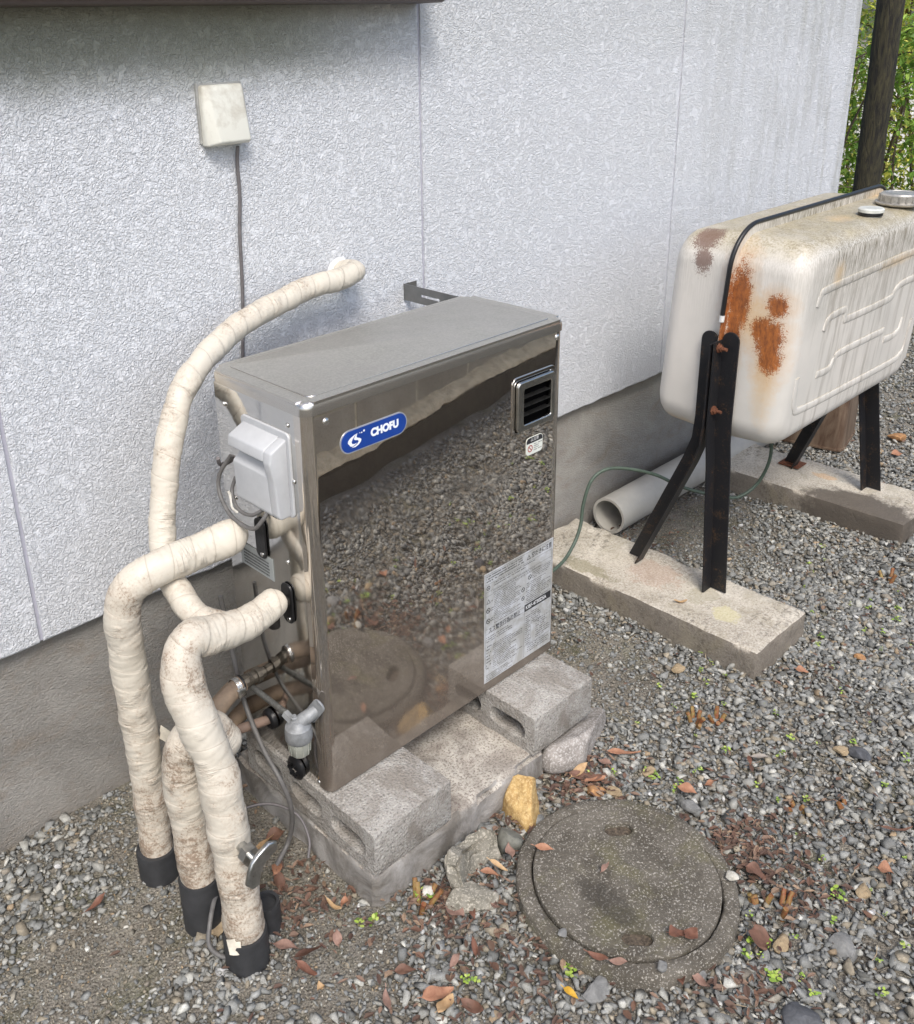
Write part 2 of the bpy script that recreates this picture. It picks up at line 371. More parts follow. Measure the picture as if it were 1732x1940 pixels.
def m_tape(name='pipe_wrap', extra=0.):
    m = M(name, (.72, .66, .54), .5, spec=.4)
    uv = m.uv(); s = m.sep(uv)
    tw = m.math('ADD', m.math('MULTIPLY', s[1], 26.), s[0]); saw = m.math('FRACT', m.math('ADD', tw, 0.))
    edge = m.ramp(saw, (0, 1), (.03, .5), (.06, 0))
    def contour(sx, sy, wdt, lv=.5, rot=0., dist=.3):
        n = m.noise(1.0, 2, .5, dist, m.map(uv, (sx, sy, 1), rot=(0, 0, rot)))
        return m.ramp(m.math('ABSOLUTE', m.math('SUBTRACT', n, lv)), (0, 1), (wdt, 0))
    m1 = m.ramp(m.noise(15, 2), (.52, 0), (.60, 1)); m2 = m.ramp(m.noise(12, 2, .5, 0, m.map(m.co(), loc=(3, 1, 2))), (.55, 0), (.62, 1))
    cr_ = m.math('MULTIPLY', m.math('MAXIMUM', contour(1.1, 60, .022), contour(1.4, 90, .016, .46)), m1)
    cr2 = m.math('MULTIPLY', m.math('MAXIMUM', contour(1.8, 18, .012, .52, .25, .6), contour(2.0, 32, .012, .45, -.2)), m2)
    cr3 = contour(.9, 20, .006, .5, .05, .2)
    crs = m.math('MULTIPLY', cr_, .9)
    dn = m.noise(30, 6, .75, .4); fn = m.noise(260, 3, .75); bl = m.noise(6, 3, .6)
    g = m.n('NewGeometry'); pz = m.sep(g.outputs['Position'])[2]
    low = m.n('MapRange'); m.L(pz, low.inputs[0]); low.inputs[1].default_value = .5; low.inputs[2].default_value = .05; low.inputs[3].default_value = -.03+extra; low.inputs[4].default_value = .10+extra
    up = m.math('MULTIPLY', m.math('MAXIMUM', m.sep(g.outputs['Normal'])[2], 0.), .035)
    v = m.math('ADD', m.math('ADD', m.math('ADD', m.math('MULTIPLY', dn, .42), m.math('MULTIPLY', fn, .30)), m.math('MULTIPLY', bl, .28)), m.math('ADD', low.outputs[0], up))
    for p, rad_, k in (((-.222, .062, .53), .075, .13), ((-.225, .205, .60), .07, .06), ((-.24, .08, .37), .06, .08)):
        x = m.n('VectorMath', operation='DISTANCE'); m.t.links.new(g.outputs['Position'], x.inputs[0]); x.inputs[1].default_value = p
        v = m.math('ADD', v, m.math('MULTIPLY', m.ramp(m.math('DIVIDE', x.outputs['Value'], rad_), (.2, 1), (1., 0)), k))
    base = m.mix(m.noise(4, 3), (.52, .475, .395), (.62, .58, .495))
    c = m.mix(m.math('MULTIPLY', m.ramp(v, (.485, 0), (.61, 1)), .55), base, (.40, .31, .23))
    c = m.mix(m.math('MULTIPLY', m.ramp(v, (.562, 0), (.63, 1)), .8), c, (.20, .14, .095))
    c = m.mix(m.math('MULTIPLY', edge, m.math('MULTIPLY_ADD', m.noise(22, 3), 1.2, -.15)), c, (.22, .17, .12))
    c = m.mix(m.math('MULTIPLY', crs, .16), c, (.28, .22, .17))
    m.col(c)
    h = m.math('ADD', m.math('MULTIPLY', crs, -.32), m.math('ADD', 0., m.math('ADD', m.math('MULTIPLY', dn, .35), m.math('MULTIPLY', m.math('MULTIPLY', m.noise(1., 3, .6, .4, m.map(uv, (2.2, 120, 1))), m1), 1.1))))
    m.nor(m.bump(h, .0023, 1.)); return m
def m_tank(base):
    m = M('tank_paint', (.80, .77, .72), .42, spec=.4)
    m.b.inputs['Coat Weight'].default_value = .15
    c = m.co(); s = m.sep(c); g = m.n('NewGeometry'); nz = m.sep(g.outputs['Normal'])[2]
    n = m.noise(14, 6, .7); f = m.noise(190, 3, .75)
    bx = lambda x, y, z: (x-base[0], y-base[1], z-base[2])
    col = m.mix(m.ramp(m.noise(5, 4), (.35, 0), (.7, 1)), (.68, .645, .59), (.58, .56, .515))
    # vertical dark streaks on the long side
    stk = m.noise(3.4, 4, .6, .2, m.map(c, (13, 13, .7)))
    sx = m.n('MapRange'); m.L(s[0], sx.inputs[0]); sx.inputs[1].default_value = -.38; sx.inputs[2].default_value = -.22
    col = m.mix(m.math('MULTIPLY', m.math('MULTIPLY', m.ramp(stk, (.48, 0), (.72, 1)), sx.outputs[0]), .75), col, (.30, .27, .23))
    fine = m.noise(6, 4, .75, .2, m.map(c, (60, 60, 3)))
    edge = m.n('MapRange'); m.L(m.math('ADD', s[2], m.math('MULTIPLY', n, .05)), edge.inputs[0]); edge.inputs[1].default_value = .70; edge.inputs[2].default_value = .90
    col = m.mix(m.math('MULTIPLY', m.math('MULTIPLY', m.ramp(fine, (.42, 0), (.60, 1)), m.math('MULTIPLY', edge.outputs[0], m.math('MULTIPLY_ADD', sx.outputs[0], .75, .25))), 1.), col, (.17, .15, .10))
    # lichen-yellow film on the top
    top = m.math('MULTIPLY', m.ramp(nz, (.35, 0), (.85, 1)), m.ramp(m.math('ADD', m.math('MULTIPLY', n, .7), m.math('MULTIPLY', f, .3)), (.36, .35), (.60, 1)))
    col = m.mix(m.math('MULTIPLY', top, .95), col, (.40, .345, .22))
    col = m.mix(m.math('MULTIPLY', m.math('MULTIPLY', m.ramp(m.math('ADD', m.math('MULTIPLY', f, .6), m.math('MULTIPLY', m.noise(40, 4, .7), .4)), (.48, 0), (.57, 1)), top), .65), col, (.17, .14, .085))
    rust = m.mix(m.ramp(m.noise(60, 4, .7, 0, m.map(c, (2, 2, .8))), (.35, 0), (.65, 1)), (.40, .125, .025), (.17, .05, .015))
    halo = m.mix(.5, (.62, .40, .18), (.70, .52, .28))
    spots = [(bx(1.25, -.038, .865), (.05, .031, .10)), (bx(1.25, -.028, .79), (.05, .022, .07)), (bx(1.25, -.130, .862), (.04, .030, .032)),
             (bx(1.25, -.118, .775), (.05, .038, .068)), (bx(1.25, -.098, .80), (.05, .03, .034)), (bx(1.25, -.124, .735), (.05, .032, .05)), (bx(1.23, -.012, .80), (.03, .008, .16))]
    stain = [(bx(1.25, -.115, .68), (.05, .03, .11)), (bx(1.25, -.075, .82), (.05, .055, .07)), (bx(1.80, -.15, .885), (.12, .06, .016)), (bx(1.44, -.15, .915), (.03, .06, .03)), (bx(1.62, -.09, .99), (.05, .03, .03)), (bx(2.02, -.02, .99), (.1, .03, .05)),
             (bx(1.30, .12, .50), (.06, .07, .02))]
    dk = [(bx(1.30, .075, .985), (.05, .045, .035)), (bx(1.25, .07, .95), (.03, .03, .05))]
    halo2 = [(p, tuple(q*1.45 for q in rr)) for p, rr in spots]
    for L_, cc, k in ((stain, halo, .55), (halo2, (.56, .33, .14), .5), (spots, rust, .96), (dk, (.13, .06, .04), .8)):
        d = None
        for p, r in L_:
            q = m.spot(p, r, 45, .55)
            d = q if d is None else m.math('MINIMUM', d, q)
        gr = m.math('MULTIPLY', m.math('SUBTRACT', m.noise(340, 3, .75), .5), 1.8)
        grad = m.ramp(m.math('MULTIPLY', d, .5), (.20, 1), (.66, 0))
        col = m.mix(m.math('MULTIPLY', m.ramp(m.math('ADD', grad, gr), (.40, 0), (.62, 1)) if k > .6 else grad, k), col, cc)
    m.col(col); m.nor(m.bump(m.math('ADD', m.math('MULTIPLY', f, .25), n), .0012, .5)); return m
def simple(name, col, rough=.6, metal=0., var=.3, sc=30, bump=.0006, spec=None):
    m = M(name, col, rough, metal, spec); n = m.noise(sc, 5, .65)
    dk = tuple(x*(1-var) for x in col); lt = tuple(min(1, x*(1+var*.6)) for x in col)
    m.col(m.mix(m.ramp(n, (.3, 0), (.7, 1)), dk, lt)); m.rough(m.math('ADD', m.math('MULTIPLY', n, .15), rough-.07))
    if bump: m.nor(m.bump(m.noise(sc*5, 3, .6), bump, .7))
    return m

SIDING = m_siding()
FOUND = m_found(); BLOCK = m_block()
SLAB = m_concrete('slab_concrete', (.47, .43, .37), (.28, .25, .21), .38, .9, .002, (.66, .62, .55))
STEEL, LID, SIDE, TAPE = m_steel(), m_lid(), m_side(), m_tape()
SCREWM = simple('screw_steel', (.7, .69, .66), .25, 1., .2, 60)
BLACKP = simple('black_plastic', (.012, .012, .013), .35, 0, .3, 50)
BLACKR = simple('black_pipe_rubber', (.035, .036, .038), .55, 0, .35, 25)
GREYP = simple('grey_plastic', (.47, .48, .49), .45, 0, .12, 14, .0003)
IRON = M('black_iron', (.02, .02, .022), .45, 0.2)
_n = IRON.noise(22, 5, .75); _f = IRON.noise(240, 3, .7)
IRON.col(IRON.mix(IRON.math('MULTIPLY', IRON.ramp(IRON.math('ADD', IRON.math('MULTIPLY', _n, .6), IRON.math('MULTIPLY', _f, .4)), (.54, 0), (.66, 1)), .8), (.014, .014, .016), (.12, .07, .035)))
IRON.nor(IRON.bump(_f, .0006, .8)); IRON.rough(.5)
RUST = simple('rusty_bolt', (.16, .06, .03), .8, .2, .5, 90)
IVORY = M('weathered_ivory', (.68, .66, .58), .5)
_n = IVORY.noise(22, 5, .7, .3); IVORY.col(IVORY.mix(IVORY.math('MULTIPLY', IVORY.ramp(IVORY.math('ADD', _n, IVORY.math('MULTIPLY', IVORY.sep()[2], 1.6)), (.46, 0), (.66, 1)), .6), (.66, .655, .585), (.40, .36, .29)))
BROWN = simple('brown_frame', (.07, .045, .032), .4, 0, .25, 12)
CABLE = simple('grey_cable', (.13, .12, .12), .5, 0, .25, 60)
CABLE2 = simple('vinyl_cable', (.13, .125, .12), .5, 0, .3, 60)
BRASS = simple('dirty_brass', (.17, .15, .12), .45, .7, .5, 80)
HOSE = simple('tan_insulation', (.27, .20, .14), .7, 0, .35, 30)
ALU = simple('cast_aluminium', (.30, .31, .315), .6, .4, .3, 60, .001)
BOWL = simple('strainer_bowl', (.36, .37, .32), .25, 0, .25, 40)
PVC = simple('pvc_grey', (.46, .44, .39), .5, 0, .22, 7, .0004)
GREEN = simple('green_tube', (.07, .10, .075), .5, 0, .25, 60)
WRAPG = simple('bracket_steel', (.24, .24, .23), .4, .8, .2, 30)

# ------------------------------------------------------------------ ground
def axis(lo, hi, f0, f1, step, n):
    a = list(np.arange(f0, f1+1e-6, step)); l = [f0-(f0-lo)*(k/n)**2.5 for k in range(n, 0, -1)]; r = [f1+(hi-f1)*(k/n)**2.5 for k in range(1, n+1)]
    return l+a+r
xs, ys = axis(-60, 60, -1, 4, .025, 12), axis(-60, 60, -1.4, .8, .025, 12)
V = [(x, y, gh(x, y)) for y in ys for x in xs]; nx = len(xs)
F = [(j*nx+i, j*nx+i+1, (j+1)*nx+i+1, (j+1)*nx+i) for j in range(len(ys)-1) for i in range(nx-1)]
me = bpy.data.meshes.new('ground'); me.from_pydata(V, [], F); 
SOIL = M('soil', (.2, .17, .13), .95, spec=.15)
_n = SOIL.noise(9, 6, .7); _f = SOIL.noise(230, 4, .75); _v = SOIL.vor(170)
_c = SOIL.mix(SOIL.ramp(_n, (.35, 0), (.65, 1)), (.15, .132, .105), (.31, .285, .24))
_c = SOIL.mix(SOIL.math('MULTIPLY', SOIL.ramp(SOIL.noise(6, 4, .7), (.5, 0), (.66, 1)), .5), _c, (.11, .12, .05))
_c = SOIL.mix(SOIL.math('MULTIPLY', SOIL.ramp(_f, (.5, 0), (.62, 1)), .6), _c, (.36, .34, .30))
_c = SOIL.mix(SOIL.ramp(_f, (.36, .8), (.45, 0)), _c, (.035, .03, .025))
SOIL.col(_c); SOIL.nor(SOIL.bump(SOIL.math('ADD', _f, _v), .005, 1.))
g = link('ground', me, SOIL, smooth=60); g['kind'] = 'structure'

# footprints kept free of gravel:  (x0,x1,y0,y1)
FOOT = [(-.01, .47, -.125, .32), (1.065, 1.31, -.272, .45), (1.935, 2.185, -.262, .45)]
def blocked(x, y):
    if y > .478 and x < 2.87: return True
    for a, b, c, d in FOOT:
        if a < x < b and c < y < d: return True
    if (x-.341)**2+(y+.411)**2 < .192**2: return True
    if y < -1.235-.13*(x-.95) and x > .3: return True
    return False
def seg_d(x, y, x0, y0, rx, ry): return math.sqrt(((x-x0)/rx)**2+((y-y0)/ry)**2)
def soilness(x, y):
    """0 clean gravel .. 1 bare soil"""
    n = mnoise.noise(Vector((x*3.1, y*3.1, 7)))*.5 + mnoise.noise(Vector((x*9, y*9, 3)))*.3
    s = 0
    for (x0, y0, rx, ry, k) in ((-.42, .12, .26, .16, .72), (-.12, -.14, .2, .15, .68), (-.1, .3, .22, .3, 1.), (1.6, .28, .33, .24, 1.05), (.82, .10, .26, .3, .6), (1.55, .02, .25, .16, .45), (-.05, .1, .12, .35, .9)):
        s = max(s, k*max(0, 1.25-seg_d(x, y, x0, y0, rx, ry)))
    return s+n*.45
rng = np.random.default_rng(5)
def ico(sub):
    b = bmesh.new(); bmesh.ops.create_icosphere(b, subdivisions=sub, radius=1); b.verts.ensure_lookup_table()
    v = np.array([x.co[:] for x in b.verts]); f = np.array([[y.index for y in x.verts] for x in b.faces]); b.free(); return v, f
def variants(K, npt, seed):
    r = np.random.default_rng(seed); out = []
    for _ in range(K):
        b = bmesh.new()
        for _ in range(npt):
            q = r.normal(size=3); q /= np.linalg.norm(q); b.verts.new(q*r.uniform(.85, 1.1))
        g_ = bmesh.ops.convex_hull(b, input=b.verts[:]); bmesh.ops.delete(b, geom=list({x for x in g_['geom_interior'] if isinstance(x, bmesh.types.BMVert)}), context='VERTS')
        bmesh.ops.triangulate(b, faces=b.faces[:]); bmesh.ops.recalc_face_normals(b, faces=b.faces[:]); b.verts.index_update(); b.verts.ensure_lookup_table()
        out.append((np.array([x.co[:] for x in b.verts]), np.array([[y.index for y in x.verts] for x in b.faces]))); b.free()
    return out
def stones(name, pts, rad, cols, K, npt, mat, seed, flat=(.45, .95)):
    VV = variants(K, npt, seed); r = np.random.default_rng(seed+1); N = len(pts); sel = r.integers(0, K, N)
    S = np.stack([r.uniform(.75, 1.5, N), r.uniform(.6, 1.1, N), r.uniform(*flat, N)], 1)*rad[:, None]
    ti = np.abs(r.normal(0, .4, N)); ax = r.uniform(0, 2*np.pi, N); yaw = r.uniform(0, 2*np.pi, N)
    cz, sz = np.cos(yaw), np.sin(yaw); Z = np.zeros(N); O = np.ones(N)
    Rz = np.stack([np.stack([cz, -sz, Z], 1), np.stack([sz, cz, Z], 1), np.stack([Z, Z, O], 1)], 1)
    kx, ky = np.cos(ax), np.sin(ax); c, s = np.cos(ti), np.sin(ti)
    Rt = np.stack([np.stack([c+kx*kx*(1-c), kx*ky*(1-c), ky*s], 1), np.stack([kx*ky*(1-c), c+ky*ky*(1-c), -kx*s], 1), np.stack([-ky*s, kx*s, c], 1)], 1)
    RR = Rt@Rz; vs, fs, cs = [], [], []; off = 0
    for k in range(K):
        m_ = np.where(sel == k)[0]; v0, f0 = VV[k]; nv = len(v0)
        v = np.einsum('nij,nkj->nki', RR[m_], v0[None]*S[m_][:, None, :])+pts[m_][:, None, :]
        vs.append(v.reshape(-1, 3)); fs.append((f0[None]+(np.arange(len(m_))*nv)[:, None, None]+off).reshape(-1, 3)); cs.append(np.repeat(cols[m_], nv, 0)); off += len(m_)*nv
    v = np.concatenate(vs); f = np.concatenate(fs); cc3 = np.concatenate(cs)
    me = bpy.data.meshes.new(name); me.vertices.add(len(v)); me.vertices.foreach_set('co', v.astype(np.float32).ravel())
    me.loops.add(len(f)*3); me.loops.foreach_set('vertex_index', f.astype(np.int32).ravel())
    me.polygons.add(len(f)); me.polygons.foreach_set('loop_start', np.arange(0, len(f)*3, 3, dtype=np.int32))
    me.update(calc_edges=True)
    a = me.attributes.new('tint', 'FLOAT_COLOR', 'POINT'); cc = np.ones((len(v), 4), np.float32); cc[:, :3] = cc3; a.data.foreach_set('color', cc.ravel())
    return link(name, me, mat)
PAL = np.array([(.30, .31, .32), (.21, .22, .235), (.135, .145, .155), (.37, .37, .36), (.50, .50, .48), (.085, .09, .095), (.28, .25, .21), (.34, .28, .20), (.70, .69, .66), (.24, .20, .16), (.40, .27, .15)])
PW = np.array([.2, .19, .13, .15, .07, .07, .07, .05, .022, .04, .008]); PW = PW/PW.sum()
def cols_for(n, pts, r, warm=None):
    c = np.clip((PAL[r.choice(len(PAL), n, p=PW)]*.62+np.array([.082, .082, .078]))*r.uniform(.8, 1.3, (n, 1))*np.array([1.20, 1.19, 1.12]), 0, .7)
    return c
GRAV = M('gravel_stone', (.3, .3, .3), .82, spec=.3)
_a = GRAV.attr('tint'); _n = GRAV.noise(140, 4, .7); _n2 = GRAV.noise(600, 2, .6)
GRAV.col(GRAV.mix(GRAV.ramp(_n2, (.35, .35), (.65, 0)), GRAV.mix(GRAV.ramp(_n, (.3, .45), (.62, 0)), _a, (.07, .06, .045)), (.06, .06, .055)))
GRAV.nor(GRAV.bump(_n, .0008, .7))
pts, rad, gp, gr = [], [], [], []
pr = random.Random(11)
def scatter(n, x0, x1, y0, y1, far=False):
    for _ in range(n):
        x, y = pr.uniform(x0, x1), pr.uniform(y0, y1)
        if blocked(x, y): continue
        s = soilness(x, y)
        if far or pr.random() > s*1.0-.08:
            r = min(.014, max(.0035, pr.lognormvariate(math.log(.0056), .40)))
            if s > .35: r *= .75
            if s < .15: r *= 1.08
            pts.append((x, y, gh(x, y)+pr.uniform(-.001, .009)*(1-min(1, max(0, s)))+r*.15)); rad.append(r)
        elif pr.random() < .9:
            gp.append((x, y, gh(x, y)+.0006)); gr.append(pr.uniform(.0012, .0034))
scatter(44000, -.65, 1.6, -.75, .48)
scatter(30000, 1.2, 2.6, -.9, .48)
scatter(16000, 2.6, 4.4, -.6, 1.0)
scatter(22000, .3, 2.6, -1.6, -.7)
scatter(5000, -.9, .4, -1.3, -.6)
scatter(9000, -1.7, -.65, -.7, .48)
scatter(6000, 2.9, 5.0, -1.6, -.5)
for _ in range(42000):
    x, y = pr.uniform(-.65, 2.4), pr.uniform(-.7, .48)
    if not blocked(x, y): gp.append((x, y, gh(x, y)+.0008)); gr.append(pr.uniform(.0012, .0032))
pts = np.array(pts); rad = np.array(rad)
o = stones('gravel', pts, rad, cols_for(len(pts), pts, rng), 30, 11, GRAV, 21, (.38, .85)); o['kind'] = 'stuff'
o['label'] = 'grey crushed gravel covering the ground'; o['category'] = 'gravel'
gp = np.array(gp); gr = np.array(gr)
gc = cols_for(len(gp), gp, rng)*.95*np.array([1.05, .97, .85])
o = stones('grit', gp, gr, gc, 8, 9, GRAV, 33, (.5, 1.)); o['kind'] = 'stuff'; o['label'] = 'fine brown grit between the gravel stones'; o['category'] = 'grit'

# ------------------------------------------------------------------ house
WY = .462
house = thing('house', (0, WY+.02, 0), 'pale blue-grey stucco house wall on a grey concrete foundation', 'house')
JX = [-2.6, -1.30, -.298, .706, 1.739, 2.87]
for a, b in zip(JX, JX[1:]):
    bm = bmesh.new(); x0, x1 = a+.004, b-(.004 if b < 2.8 else 0); n = max(4, int((x1-x0)/.02)); z0 = .431
    # ragged lower edge
    ring = []
    for i in range(n+1):
        x = x0+(x1-x0)*i/n; dz = .0035*mnoise.noise(Vector((x*22, 0, 0)))+.002*mnoise.noise(Vector((x*70, 1, 0)))
        ring.append([bm.verts.new(c) for c in ((x, WY+.024, z0+dz), (x, WY+.003, z0+dz), (x, WY, z0+dz+.004), (x, WY, 2.7), (x, WY+.024, 2.7))])
    for p, q in zip(ring, ring[1:]):
        for k in range(5): bm.faces.new([p[k], q[k], q[(k+1) % 5], p[(k+1) % 5]])
    bm.faces.new(ring[0]); bm.faces.new(ring[-1][::-1])
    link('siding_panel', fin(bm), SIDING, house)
for x in JX[1:-1]:
    link('joint_sealant', box(x-.004, x+.004, WY+.0035, WY+.02, .4345, 2.69), simple('sealant_%d' % int(x*10+50), (.40, .40, .46), .5, 0, .15, 20), house)
    if x < 0:   # raised sealant strip along the left joint
        link('joint_cover', box(x+.006, x+.019, WY-.0012, WY+.0005, .437, 2.69, .0004, 1), SIDING, house)
link('foundation', box(-2.6, 2.845, WY+.024, WY+.17, -.2, .47), FOUND, house)
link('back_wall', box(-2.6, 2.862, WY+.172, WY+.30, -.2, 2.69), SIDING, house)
link('end_wall', box(2.8625, 2.885, WY+.0245, WY+3, .432, 2.695), SIDING, house)
# window sill at the top left of the picture: brown frame standing proud of the wall
sill = thing('window_sill', (.1, WY, 1.535), 'dark brown window sill high on the wall above the white box', 'sill')
bm = bmesh.new(); prof = [(0, .0), (.0, .055), (.012, .075), (.035, .082), (.055, .07), (.062, .05), (.062, 0)]
pf = [(-.0, 0), (-.075, 0), (-.088, .006), (-.094, .018), (-.092, .034), (-.08, .042), (-.03, .046), (-.0, .046)]
r0 = []
for x in (-1.7, .70):
    r0.append([bm.verts.new((x, WY-.001+p[0], 1.529+p[1])) for p in pf])
for k in range(len(pf)): bm.faces.new([r0[0][k], r0[1][k], r0[1][(k+1) % len(pf)], r0[0][(k+1) % len(pf)]])
bm.faces.new(r0[0]); bm.faces.new(r0[1][::-1]); link('sill_board', fin(bm), BROWN, sill, 50)
link('shutter_frame', box(-1.69, .69, WY-.07, WY-.001, 1.578, 2.3, .004), BROWN, sill)

# outlet box on the wall and its cable
ob = thing('outlet_cover', (.198, WY, 1.34), 'ivory plastic rain cover box on the wall above the grey cable', 'outlet cover')
bm = bmesh.new(); x0, x1, z0, z1 = .147, .238, 1.289, 1.396
bk = [bm.verts.new(c) for c in ((x0, WY, z0), (x1, WY, z0), (x1, WY, z1), (x0, WY, z1))]
md = [bm.verts.new(c) for c in ((x0-.001, WY-.022, z0), (x1+.001, WY-.022, z0), (x1-.002, WY-.016, z1), (x0+.002, WY-.016, z1))]
fr = [bm.verts.new(c) for c in ((x0+.020, WY-.036, z0+.006), (x1-.004, WY-.036, z0+.006), (x1-.007, WY-.022, z1-.009), (x0+.012, WY-.022, z1-.009))]
for A, B in ((bk, md), (md, fr)):
    for k in range(4): bm.faces.new([A[k], A[(k+1) % 4], B[(k+1) % 4], B[k]])
bm.faces.new(fr); bm.faces.new(bk[::-1]); bmesh.ops.recalc_face_normals(bm, faces=bm.faces)
bmesh.ops.bevel(bm, geom=bm.edges[:], offset=.004, segments=3, profile=.5, affect='EDGES')
link('cover', fin(bm), IVORY, ob, 60)
link('back_plate', box(x0-.004, x1+.003, WY-.006, WY+.001, z0+.004, z1+.003, .002), simple('grey_plate', (.33, .33, .31), .5), ob)
solo('wall_cable', tube([(.216, WY-.014, 1.284), (.217, WY-.006, 1.25), (.2165, WY-.006, 1.19), (.209, WY-.006, 1.12), (.205, WY-.006, 1.03), (.199, WY-.006, .95), (.19, WY-.006, .86), (.17, .42, .79), (.11, .37, .74), (.06, .31, .715), (.0, .262, .76), (-.012, .25, .78)], .0036, 10), CABLE,
     (.21, WY, .86), 'thin grey cable hanging from the ivory box down the wall', 'cable', smooth=60)

# steel bracket from the wall to the back of the heater
br = plate([(-.0, -.019), (.2, -.019), (.2, .019), (0, .019)], [rrect(.06, .006, .0029, 4, .085, 0)], .002, mat=T(.642, WY-.001, .917) @ Matrix(((0, 0, 1, 0), (-1, 0, 0, 0), (0, 1, 0, 0), (0, 0, 0, 1))))
solo('wall_bracket', join(br, box(.6405, .68, WY-.0025, WY-.0005, .898, .936)), WRAPG, (.642, WY, .9), 'slotted grey steel strip holding the heater to the wall', 'bracket')

# ------------------------------------------------------------------ heater base
SLABH = M('heater_slab', (.4, .37, .32), .95, spec=.2)
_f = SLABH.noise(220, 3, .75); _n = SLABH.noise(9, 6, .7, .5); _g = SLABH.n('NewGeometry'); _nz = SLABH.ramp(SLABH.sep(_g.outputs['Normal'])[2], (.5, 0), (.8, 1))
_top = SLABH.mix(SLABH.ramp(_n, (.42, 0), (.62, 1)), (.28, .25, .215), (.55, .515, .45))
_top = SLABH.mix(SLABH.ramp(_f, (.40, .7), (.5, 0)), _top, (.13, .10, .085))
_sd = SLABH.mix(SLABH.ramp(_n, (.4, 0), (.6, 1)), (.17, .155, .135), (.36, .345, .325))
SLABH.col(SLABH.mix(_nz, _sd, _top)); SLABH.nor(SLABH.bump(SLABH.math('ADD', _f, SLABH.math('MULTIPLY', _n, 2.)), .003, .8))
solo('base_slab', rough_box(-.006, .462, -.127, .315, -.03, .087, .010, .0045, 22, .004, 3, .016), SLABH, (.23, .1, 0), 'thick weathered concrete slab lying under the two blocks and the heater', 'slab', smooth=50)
def cblock(x0, label, seed):
    # hollow concrete block lying flat, three cores open to the side
    L_, W_, H_ = .39, .19, .0925
    hs = [rrect(.095, .040, .0195, 6, cx, -.002) for cx in (-.122, 0, .122)]
    me = plate([(p[0], p[1]) for p in rrect(L_, H_, .003, 2)], hs, W_, .0012, Matrix(((0, 0, 1, 0), (1, 0, 0, 0), (0, 1, 0, 0), (0, 0, 0, 1))))
    me.transform(T(x0+W_/2, -.127+L_/2+.0, .087+H_/2))
    solo('concrete_block', me, BLOCK, (x0+W_/2, .07, .087), label, 'concrete block', 'hollow concrete blocks under the heater')
cblock(-.006, 'grey hollow concrete block under the left end of the heater, nearest the pipes', 1)
cblock(.424, 'grey hollow concrete block with a bright top under the right end of the heater', 2)

# ------------------------------------------------------------------ heater
W_, D_, Z0, Z1 = .642, .262, .1805, .945
H = thing('water_heater', (W_/2, D_/2, Z0), 'shiny stainless steel box water heater with a blue badge, standing on concrete blocks', 'water heater')
def prism(pts, z0, z1, bev=0, seg=3):
    bm = bmesh.new(); a = [bm.verts.new((x, y, z0)) for x, y in pts]; b = [bm.verts.new((x, y, z1)) for x, y in pts]
    for k in range(len(pts)): bm.faces.new([a[k], a[(k+1) % len(pts)], b[(k+1) % len(pts)], b[k]])
    f0 = bm.faces.new(a[::-1]); f1 = bm.faces.new(b)
    if bev: bmesh.ops.bevel(bm, geom=[e for e in bm.edges if any(f is f1 for f in e.link_faces)], offset=bev, segments=seg, profile=.5, affect='EDGES')
    return fin(bm)
# side and back casing
link('casing', box(.0015, W_-.0015, .0312, D_, Z0, Z1-.026, .002), SIDE, H, 40)
# front panel with rolled edges, opening for the flue
vx, vz, vw, vh = .552, .7955, .112, .104
RC_ = .019
A_ = [90*k/9 for k in range(1, 9)]
pts = [(.0, .030), (.0, RC_)]+[(RC_-RC_*math.cos(R_(a)), RC_-RC_*math.sin(R_(a))) for a in A_]+[(RC_, 0), (W_-RC_, 0)]+[(W_-RC_+RC_*math.sin(R_(a)), RC_-RC_*math.cos(R_(a))) for a in A_]+[(W_, RC_), (W_, .030)]
bm = bmesh.new(); zs = [Z0+.003, Z0+.010, vz-vh/2-.007, vz+vh/2+.007, Z1-.0235]
fpl = pts[:-1]
xsplit = [vx-vw/2-.007, vx+vw/2+.007]
i0 = [i for i, p in enumerate(pts) if p == (RC_, 0)][0]
pts = pts[:i0+1]+[(xsplit[0], 0), (xsplit[1], 0)]+pts[i0+1:]
G_ = [[bm.verts.new((x, y, z)) for x, y in pts] for z in zs]
for j in range(len(zs)-1):
    for i in range(len(pts)-1):
        if i == i0+1 and j == 2: continue
        bm.faces.new([G_[j][i], G_[j][i+1], G_[j+1][i+1], G_[j+1][i]])
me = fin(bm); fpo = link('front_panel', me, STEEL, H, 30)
for p in me.polygons: pass
bm = bmesh.new(); bm.from_mesh(me); bmesh.ops.recalc_face_normals(bm, faces=bm.faces)
if sum(f.normal.y for f in bm.faces) > 0: bmesh.ops.reverse_faces(bm, faces=bm.faces)
bm.to_mesh(me); bm.free()
link('panel_lip', box(.008, W_-.008, .004, .0295, Z0, Z0+.003), STEEL, H)
# lid
lp = rrect(W_+.005, D_+.005, .020, 8, W_/2, D_/2)
link('lid', prism(lp, Z1-.0235, Z1, .0125, 5), LID, H, 50)
lp2 = prism(rrect(W_-.045, D_-.03, .014, 5, W_/2, D_/2), Z1-.001, Z1+.0022, .0018, 2); link('lid_panel', lp2, LID, H, 50)
